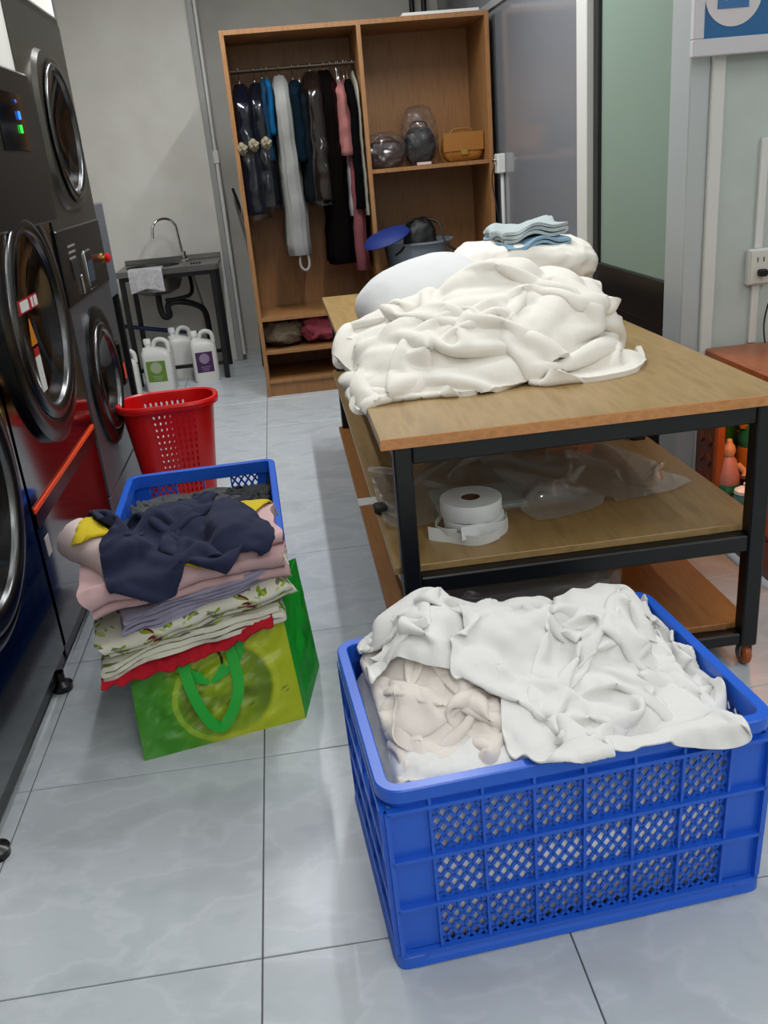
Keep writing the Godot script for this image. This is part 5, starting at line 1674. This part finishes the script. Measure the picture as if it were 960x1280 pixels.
func wardrobe_contents():
	var t: Node3D
	garment("dark blue suit in a clear cover at the rail end by the sink", -0.115, 0.105, 1.86, 1.12, 0.44, Color(0.03, 0.04, 0.10), 1, true)
	t = garment("navy trousers in a clear cover beside the dark blue suit", -0.025, 0.10, 1.86, 1.16, 0.36, Color(0.04, 0.05, 0.095), 2, true)
	garment("denim blue shirt between the covered trousers and the bright blue shirt", 0.022, 0.04, 1.88, 1.42, 0.36, Color(0.11, 0.21, 0.30), 3)
	garment("short bright blue shirt on the wardrobe rail", 0.052, 0.035, 1.88, 1.56, 0.46, Color(0.06, 0.29, 0.45), 4)
	t = garment("long off-white coat with a belt loop at its hem", 0.125, 0.105, 1.89, 0.86, 0.46, Color(0.53, 0.53, 0.515), 5)
	var s := st()
	tube(s, curve([Vector3(0.0, 0.88, 0.2), Vector3(-0.005, 0.80, 0.215), Vector3(0.025, 0.77, 0.22), Vector3(0.05, 0.80, 0.21), Vector3(0.045, 0.88, 0.2)], 6), 0.008, 8)
	part("belt_loop", s, mats["garment" + Color(0.53, 0.53, 0.515).to_html()], t)
	garment("dark teal shirt right beside the off-white coat", 0.205, 0.07, 1.86, 1.40, 0.44, Color(0.03, 0.085, 0.12), 6)
	garment("charcoal blue jacket hidden behind the dark teal shirt", 0.245, 0.08, 1.84, 1.17, 0.40, Color(0.06, 0.08, 0.095), 7)
	garment("brown coat in a shiny clear cover", 0.315, 0.10, 1.90, 1.17, 0.48, Color(0.10, 0.065, 0.05), 8, true)
	garment("very long dark brown dress hanging almost to the shelf", 0.395, 0.12, 1.90, 0.78, 0.42, Color(0.028, 0.016, 0.014), 9)
	garment("dark red blouse behind the pink shirt", 0.435, 0.05, 1.86, 1.36, 0.40, Color(0.10, 0.02, 0.03), 10)
	garment("salmon pink shirt on the wardrobe rail", 0.472, 0.065, 1.83, 1.41, 0.50, Color(0.57, 0.37, 0.355), 11)
	garment("grey white blouse under the salmon pink shirt", 0.482, 0.03, 1.84, 1.06, 0.36, Color(0.55, 0.52, 0.54), 12)
	garment("rose pink long dress below the black top", 0.515, 0.07, 1.84, 0.73, 0.40, Color(0.44, 0.25, 0.265), 13)
	garment("black top hanging beside the wardrobe divider", 0.535, 0.06, 1.84, 1.10, 0.50, Color(0.022, 0.022, 0.028), 14)
	garment("white shirt squeezed against the wardrobe divider", 0.569, 0.024, 1.88, 1.06, 0.46, Color(0.58, 0.57, 0.52), 15)
	# cream trims seen at waist height among the covered suits
	for e in [[-0.145, 1.50], [-0.075, 1.515], [0.0, 1.52]]:
		var o := part("fur_trim", puff(Vector3(0.05, 0.05, 0.05), 1.0, 0.016, 40.0, 6, 20, 14), mat("cream_fur", Color(0.50, 0.47, 0.38), 0.95), self, Vector3(e[0], e[1], -5.715))
		tag(o, "small cream fluffy trim hanging among the covered dark suits", "trim", "cream trims among the suits")
	# bags on the upper shelf
	handbag("brown handbag in a crinkled clear wrapper on the upper shelf", Vector3(0.725, 1.318, -5.90), Vector3(0.22, 0.155, 0.14), Color(0.19, 0.095, 0.07), true, 0.0)
	handbag("black slouchy bag in a tied clear wrapper", Vector3(0.945, 1.318, -5.92), Vector3(0.19, 0.22, 0.16), Color(0.035, 0.04, 0.045), true, 0.07)
	var yb := handbag("mustard yellow flap handbag with gilt clasp", Vector3(1.205, 1.318, -5.88), Vector3(0.25, 0.165, 0.13), Color(0.56, 0.36, 0.12), false, 0.0)
	part("flap", abox(Vector3(-0.125, 0.06, 0.062), Vector3(0.125, 0.166, 0.07), 0.004), mat("mustard_flap", Color(0.58, 0.375, 0.13), 0.5), yb)
	part("clasp", abox(Vector3(-0.022, 0.038, 0.07), Vector3(0.022, 0.075, 0.076), 0.003), mats["brass"], yb)
	var tg := part("paper_tag", abox(Vector3(0.90, 1.319, -5.79), Vector3(0.985, 1.335, -5.75), 0.002), mat("tag_pink", Color(0.78, 0.70, 0.70), 0.7), self)
	tag(tg, "small pale pink paper tag in front of the black wrapped bag", "paper tag")
	# tub with black bag and blue lid on the lower shelf of the right bay
	t = thing("plastic_tub", "translucent grey plastic tub with wide rim on the wardrobe shelf", "tub", Vector3(0.88, 0.622, -5.87))
	s = st()
	lathe(s, [Vector2(0.0, 0.0), Vector2(0.17, 0.0), Vector2(0.18, 0.01), Vector2(0.215, 0.235), Vector2(0.235, 0.24), Vector2(0.235, 0.25), Vector2(0.21, 0.25), Vector2(0.175, 0.015), Vector2(0.0, 0.008)], 48)
	part("shell", s, mat("tub_grey", Color(0.50, 0.53, 0.56), 0.35), t)
	t = thing("black_backpack", "black soft bag with thin straps standing in the grey tub", "bag", Vector3(0.90, 0.64, -5.84))
	part("body", puff(Vector3(0.20, 0.36, 0.20), 0.55, 0.012, 8.0, 3, 48, 30), mat("bag_black", Color(0.02, 0.02, 0.022), 0.55), t, Vector3(0, 0.185, 0))
	for sx in [-1.0, 1.0]:
		s = st()
		tube(s, curve([Vector3(sx * 0.05, 0.36, 0.05), Vector3(sx * 0.11, 0.33, 0.09), Vector3(sx * 0.13, 0.22, 0.16), Vector3(sx * 0.19, 0.17, 0.17)], 6), 0.007, 8)
		part("strap", s, mats["bag_black"], t)
	s = st()
	lathe(s, [Vector2(0.0, 0.0), Vector2(0.145, 0.0), Vector2(0.15, 0.006), Vector2(0.13, 0.028), Vector2(0.07, 0.045), Vector2(0.0, 0.05)], 48)
	var lid := part("blue_lid", s, mat("lid_blue", Color(0.025, 0.14, 0.42), 0.65), self, Vector3(0.66, 0.918, -5.62), Vector3(0.18, 0.0, 0.30))
	tag(lid, "domed blue lid lying tilted over the edge of the grey tub", "lid")
	# bundles on the low shelf
	var n := 0
	for e in [[Vector3(-0.04, 0.385, -5.92), Vector3(0.24, 0.135, 0.34), "beige", Color(0.40, 0.34, 0.27), "beige blanket bundled on the low wardrobe shelf"], [Vector3(0.195, 0.385, -5.92), Vector3(0.22, 0.14, 0.32), "rose", Color(0.58, 0.24, 0.29), "rose pink blanket bundled on the low wardrobe shelf"]]:
		n += 1
		var o := part("blanket_bundle", puff(e[1], 0.55, 0.035, 8.0, n * 3, 60, 36), mat("bundle_" + e[2], e[3], 0.95), self, e[0])
		rest(o, 0.297)
		tag(o, e[4], "blanket")
	var dk := part("blanket_bundle", puff(Vector3(0.18, 0.13, 0.3), 0.55, 0.03, 8.0, 13, 48, 30), mat("bundle_dark", Color(0.05, 0.045, 0.06), 0.9), self, Vector3(0.43, 0.383, -5.92))
	rest(dk, 0.297)
	tag(dk, "dark bundle next to the rose pink blanket on the low shelf", "blanket")
	# white board lying on top of the wardrobe
	var wb := part("white_board", abox(Vector3(0.86, 2.12, -5.95), Vector3(1.31, 2.138, -5.71), 0.003), mats["white_plastic"], self)
	tag(wb, "thin white board lying on top of the wardrobe", "board")

func handbag(label: String, at: Vector3, size: Vector3, col: Color, wrap: bool, knot: float) -> Node3D:
	var t := thing("handbag", label, "handbag", at, 0.0, "bags on the wardrobe shelf")
	part("body", puff(size, 0.35 if knot == 0.0 else 0.6, 0.006, 9.0, 5, 48, 30), mat("leather" + col.to_html(), col, 0.45), t, Vector3(0, size.y / 2, 0))
	var s := st()
	tube(s, curve([Vector3(-size.x * 0.3, size.y * 0.9, 0), Vector3(-size.x * 0.2, size.y * 1.12, 0.0), Vector3(size.x * 0.2, size.y * 1.12, 0.0), Vector3(size.x * 0.3, size.y * 0.9, 0)], 6), 0.006, 8)
	part("handle", s, mats["leather" + col.to_html()], t)
	if wrap:
		part("clear_wrapper", puff(Vector3(size.x + 0.02, size.y + 0.05 + knot, size.z + 0.03), 0.6, 0.022, 14.0, 9, 60, 40), mats["wrapper_film"], t, Vector3(0, (size.y + 0.05 + knot) / 2 - 0.01, 0))
	return t

# ------------------------------------------------------------------ things on the table shelves
func shelf_things():
	var t := thing("tape_roll", "roll of white label ribbon with brown core on the middle shelf", "ribbon roll", Vector3(0.43, 0.418, -2.21))
	var r := [[0.0, 0.028, 0.012, 0.0, 0.086], [0.028, 0.052, 0.006, 0.004, 0.082], [0.052, 0.098, 0.0, 0.0, 0.083]]
	for e in r:
		var s := st()
		lathe(s, [Vector2(0.026, e[0]), Vector2(e[4], e[0]), Vector2(e[4] + 0.001, e[0] + 0.002), Vector2(e[4] + 0.001, e[1] - 0.002), Vector2(e[4], e[1]), Vector2(0.026, e[1]), Vector2(0.026, e[0])], 48, Transform3D(Basis(Vector3(1, 0, 0.4).normalized(), 0.04 if e[0] < 0.05 and e[0] > 0 else 0.0), Vector3(e[2], 0, e[3])))
		part("ribbon_coil", s, mat("ribbon_white", Color(0.88, 0.89, 0.88), 0.6), t)
	var s2 := st()
	lathe(s2, [Vector2(0.026, 0.03), Vector2(0.026, 0.097), Vector2(0.022, 0.097), Vector2(0.022, 0.03)], 32)
	part("core", s2, mat("cardboard", Color(0.36, 0.24, 0.15), 0.8), t)
	# loose ends of ribbon trailing round the roll
	for e in [[2.2, 4.3, 0.096, 0.012, -0.05], [0.2, 2.0, 0.093, 0.02, 0.03], [1.0, 2.9, 0.104, 0.0, 0.04]]:
		var q := PackedVector3Array()
		for k in 25:
			var u := k / 24.0
			var a := lerpf(e[0], e[1], u)
			var rad: float = e[2] + 0.02 * sin(u * 7.0) * u + 0.012 * u
			for j in 2:
				q.append(Vector3(cos(a) * rad, 0.004 + e[3] + j * 0.026 + e[4] * u * 0.3 * (j - 0.5), sin(a) * rad + 0.008 * j * sin(u * 5.0)))
		part("ribbon_tail", sheet(q, 2, 25, 0.0012), mats["ribbon_white"], t)
	# stack of pale paper under the film
	var pp := part("paper_stack", abox(Vector3(0.36, 0.418, -2.52), Vector3(0.62, 0.43, -2.33), 0.002), mat("paper_pale", Color(0.72, 0.78, 0.74), 0.7), self)
	tag(pp, "pale green white paper under the clear film on the middle shelf", "paper")
	# heaped clear plastic sheets
	ground(0.1, -3.1, 1.3, -2.0, func(x, z): return 0.425 + 0.07 * exp(-(pow((x - 0.6) / 0.3, 2) + pow((z + 2.62) / 0.16, 2))))
	var c := [[Vector3(0.5, 0.52, -2.52), 0.56, 0.30, 46, 34, 0.0165, -0.1, 101, "crumpled clear plastic sheet on the middle shelf above the ribbon roll"], [Vector3(0.82, 0.50, -2.48), 0.42, 0.30, 40, 34, 0.0145, 0.3, 111, "clear plastic sleeve with sharp folds beside the crumpled plastic sheet"]]
	for e in c:
		var p := crumple(e[3], e[4], e[0], e[1], e[2], e[6], e[7], 0.13, 4.5)
		p = settle(p, e[3], e[4], e[5], 30, 8, 0.6, 0.9, Vector3(0.2, 0, -2.95), Vector3(1.12, 9, -2.2), 0.9)
		raise(p, 0.004)
		cloth_thing("plastic_sheet", e[8], "plastic sheet", p, e[3], e[4], 0.0, mats["clear_film"], "clear plastic on the middle shelf")
	var ob := part("wrapped_parcel", puff(Vector3(0.26, 0.11, 0.22), 0.45, 0.02, 9.0, 15, 48, 30), mat("peach_cloth", Color(0.62, 0.42, 0.30), 0.8), self, Vector3(0.80, 0.475, -2.72))
	rest(ob, 0.42)
	tag(ob, "peach coloured folded cloth under the clear plastic", "cloth")
	# wrapped goods on the lower shelf
	var lo := part("wrapped_goods", puff(Vector3(0.56, 0.10, 0.5), 0.3, 0.012, 6.0, 25, 60, 30), mat("brown_goods", Color(0.28, 0.22, 0.17), 0.7), self, Vector3(0.56, 0.173, -2.45))
	rest(lo, 0.127)
	tag(lo, "flat brown wrapped goods on the lower shelf", "parcel")
	var lf := part("plastic_wrapper", puff(Vector3(0.62, 0.13, 0.54), 0.32, 0.02, 9.0, 28, 70, 36), mats["clear_film"], self, Vector3(0.56, 0.18, -2.45))
	rest(lf, 0.124)
	tag(lf, "clear plastic wrapper round the brown goods on the lower shelf", "plastic sheet")
	# paper slip and black clip on the table's side
	var sl := part("paper_slip", abox(Vector3(0.143, 0.4185, -2.55), Vector3(0.20, 0.4205, -2.49), 0.0), mats["white_plastic"], self)
	tag(sl, "small white paper slip at the edge of the middle shelf", "paper slip")
	var cl := part("black_clip", abox(Vector3(0.182, 0.418, -2.46), Vector3(0.225, 0.438, -2.40), 0.006), mats["rubber"], self)
	tag(cl, "small black clip at the edge of the middle shelf", "clip")

# ------------------------------------------------------------------ basket, sign, socket, cables
func small_things():
	basket(Vector3(-0.575, 0, -3.93))
	# sign
	var t := thing("wall_sign", "blue hanging sign with white icon discs in a white frame", "sign", Vector3(1.365, 1.595, -3.0))
	part("blue_panel", abox(Vector3(0.035, 0.05, -0.01), Vector3(1.3, 0.85, 0.004), 0.0), mat("sign_blue", Color(0.10, 0.36, 0.56), 0.4), t)
	for e in [[Vector3(0, 0, -0.015), Vector3(1.335, 0.05, 0.012)], [Vector3(0, 0.85, -0.015), Vector3(1.335, 0.9, 0.012)], [Vector3(0, 0.05, -0.015), Vector3(0.035, 0.85, 0.012)], [Vector3(1.3, 0.05, -0.015), Vector3(1.335, 0.85, 0.012)]]:
		part("frame_bar", abox(e[0], e[1], 0.003), mat("sign_frame", Color(0.76, 0.75, 0.76), 0.45), t)
	for k in 3:
		var s := st()
		var x := 0.128 + k * 0.27
		lathe(s, [Vector2(0.093, 0.0), Vector2(0.093, 0.004), Vector2(0.0, 0.004)], 48, Transform3D(Basis(Vector3.RIGHT, PI / 2), Vector3(x, 0.172, 0.003)))
		var disc := part("icon_disc", s, mat("sign_white", Color(0.78, 0.76, 0.76), 0.5), t)
		part("icon_square", abox(Vector3(x - 0.052, 0.13, 0.006), Vector3(x + 0.05, 0.235, 0.009), 0.0), mat("icon_blue", Color(0.20, 0.40, 0.60), 0.5) if k != 1 else mat("icon_green", Color(0.2, 0.42, 0.3), 0.5), disc)
		var q := st()
		for r in 5:
			box(q, Vector3(x - 0.02 + r * 0.014, 0.165 + (r % 3) * 0.012, 0.0095), Vector3(0.008, 0.03, 0.002), 0.0, Basis(Vector3.BACK, -0.5))
		part("icon_strokes", q, mat("icon_pale", Color(0.45, 0.62, 0.70), 0.5), disc)
	# socket with trunking and cable
	t = thing("wall_socket", "white wall socket with slim trunking and a black plug above the altar", "socket", Vector3(1.655, 0.92, -3.05))
	var wp: Material = mats["white_plastic"]
	part("back_box", abox(Vector3(-0.04, -0.062, 0), Vector3(0.04, 0.062, 0.03), 0.005), wp, t)
	part("cover_plate", abox(Vector3(-0.036, -0.056, 0.03), Vector3(0.036, 0.056, 0.036), 0.003), mat("socket_cream", Color(0.80, 0.79, 0.75), 0.4), t)
	part("trunking", abox(Vector3(-0.014, 0.062, 0), Vector3(0.014, 0.42, 0.014), 0.002), wp, t)
	part("trunking", abox(Vector3(-0.014, -0.27, 0), Vector3(0.014, -0.062, 0.014), 0.002), wp, t)
	for y in [0.03, 0.015]:
		part("pin_slot", abox(Vector3(-0.014 if y > 0.02 else 0.008, 0.018, 0.0358), Vector3(-0.010 if y > 0.02 else 0.012, 0.034, 0.0366), 0.0), mats["rubber"], t)
	part("plug", abox(Vector3(-0.012, -0.03, 0.034), Vector3(0.018, -0.006, 0.062), 0.005), mats["rubber"], t)
	var c := st()
	tube(c, curve([Vector3(0.004, -0.018, 0.06), Vector3(0.025, -0.02, 0.085), Vector3(0.04, -0.07, 0.07), Vector3(0.03, -0.13, 0.05), Vector3(0.02, -0.2, 0.05), Vector3(0.018, -0.262, 0.07)], 8), 0.003, 8)
	part("cable", c, mats["rubber"], t)
	# socket box by the wardrobe
	t = thing("junction_box", "white junction box with conduit on the grey panel beside the wardrobe", "junction box", Vector3(1.40, 1.29, -5.60))
	part("box", abox(Vector3(-0.05, -0.055, -0.04), Vector3(0, 0.055, 0.04), 0.005), wp, t)
	c = st()
	tube(c, [Vector3(-0.013, -0.055, 0.0), Vector3(-0.013, -1.2, 0.0)], 0.012, 10)
	part("conduit", c, wp, t)
	c = st()
	tube(c, curve([Vector3(-0.052, -0.01, -0.03), Vector3(-0.07, -0.1, -0.03), Vector3(-0.05, -0.3, 0.01), Vector3(-0.03, -0.6, 0.02), Vector3(-0.03, -1.2, 0.02)], 6), 0.004, 8)
	part("cable", c, mats["rubber"], t)
	c = st()
	lathe(c, [Vector2(0.0, 0.0), Vector2(0.012, 0.002), Vector2(0.014, 0.02), Vector2(0.0, 0.03)], 14, Transform3D(Basis(Vector3.FORWARD, -PI / 2), Vector3(-0.05, 0.02, 0.02)))
	part("plug", c, mats["chrome"], t)
	# dark broom handle against the wall behind the wardrobe
	c = st()
	tube(c, [Vector3(-0.30, 1.25, -7.4), Vector3(-0.20, 0.95, -6.9), Vector3(-0.22, 0.02, -6.6)], 0.012, 10)
	var br := part("broom_handle", c, mats["black_steel"], self)
	tag(br, "dark broom handle leaning in the gap beside the wardrobe", "broom handle")

func basket(at: Vector3):
	var t := thing("laundry_basket", "tall red plastic basket with rows of holes", "basket", at, 0.06)
	var H := 0.47; var m: Material = mats["basket_red"]
	var n := 12
	# outline at height y: rounded rectangle that widens to the rim, sampled evenly per side
	var NU := 92; var NV := 16
	var outline := func(y: float, u: float, grow: float) -> Vector3:
		var k := y / H
		var w := lerpf(0.30, 0.405, k) + grow * 2; var d := lerpf(0.19, 0.27, k) + grow * 2; var r := 0.11 * lerpf(0.75, 1.0, k)
		var sx := w - 2 * r; var sz := d - 2 * r; var q := PI / 2 * r
		var total := 2 * sx + 2 * sz + 4 * q
		var s := fposmod(u, 1.0) * total
		var seg := [[sx, 0], [q, 1], [sz, 2], [q, 3], [sx, 4], [q, 5], [sz, 6], [q, 7]]
		for e in seg:
			if s <= e[0] + 1e-6:
				match e[1]:
					0: return Vector3(-sx / 2 + s, y, d / 2)
					1: return Vector3(sx / 2 + sin(s / r) * r, y, d / 2 - r + cos(s / r) * r)
					2: return Vector3(w / 2, y, sz / 2 - s)
					3: return Vector3(sx / 2 + cos(s / r) * r, y, -sz / 2 - sin(s / r) * r)
					4: return Vector3(sx / 2 - s, y, -d / 2)
					5: return Vector3(-sx / 2 - sin(s / r) * r, y, -sz / 2 - cos(s / r) * r)
					6: return Vector3(-w / 2, y, -sz / 2 + s)
					7: return Vector3(-sx / 2 - cos(s / r) * r, y, sz / 2 + sin(s / r) * r)
			s -= e[0]
		return Vector3(-sx / 2, y, d / 2)
	var s := st()
	var th := 0.0025
	for j in NV:
		for i in NU:
			var u0 := float(i) / NU; var u1 := float(i + 1) / NU
			var y0 := H * j / NV; var y1 := H * (j + 1) / NV
			# the two long sides carry the hole field, one hole in every second cell, with solid ends
			var um := fposmod(u0 + 0.5 / NU, 0.5)
			var on_side := um > 0.012 and um < 0.20
			var hole := on_side and j > 1 and j < NV - 1 and i % 2 == 0
			var ctr := Vector3(0, (y0 + y1) / 2, 0)
			for L in 2:
				var g := 0.0 if L == 0 else -th
				var A: Vector3 = outline.call(y0, u0, g); var B: Vector3 = outline.call(y0, u1, g); var C: Vector3 = outline.call(y1, u1, g); var D: Vector3 = outline.call(y1, u0, g)
				s.set_smooth_group(1 + L)
				var ref := ctr if L == 0 else A * 2.0 - ctr
				if not hole:
					quad_out(s, A, B, C, D, ref)
				else:
					var c := (A + B + C + D) / 4.0
					var o := [A, (A + B) / 2, B, (B + C) / 2, C, (C + D) / 2, D, (D + A) / 2]
					var inn := []
					for k in 8: inn.append(c + (o[k] - c) * (0.94 if k % 2 == 1 else 0.66) * Vector3(1, 0.72, 1))
					for k in 8:
						quad_out(s, o[k], o[(k + 1) % 8], inn[(k + 1) % 8], inn[k], ref)
	part("wall", s, m, t)
	s = st()
	var ol := PackedVector2Array()
	for i in 72:
		var q: Vector3 = outline.call(H, i / 72.0, 0.0)
		ol.append(Vector2(q.x, q.z))
	frame_sweep(s, ol, [Vector2(-0.003, -0.004), Vector2(-0.002, 0.006), Vector2(0.006, 0.012), Vector2(0.016, 0.010), Vector2(0.020, 0.0), Vector2(0.019, -0.018), Vector2(0.015, -0.018), Vector2(0.014, -0.004), Vector2(-0.003, -0.004)], H)
	part("rim", s, m, t)
	s = st()
	var bl := PackedVector2Array()
	for i in 48:
		var q: Vector3 = outline.call(0.0, i / 48.0, 0.0)
		bl.append(Vector2(q.x, -q.z))
	prism(s, bl, 0.0, 0.004, 0.0, Transform3D(Basis(Vector3.RIGHT, -PI / 2), Vector3.ZERO))
	part("base", s, m, t)
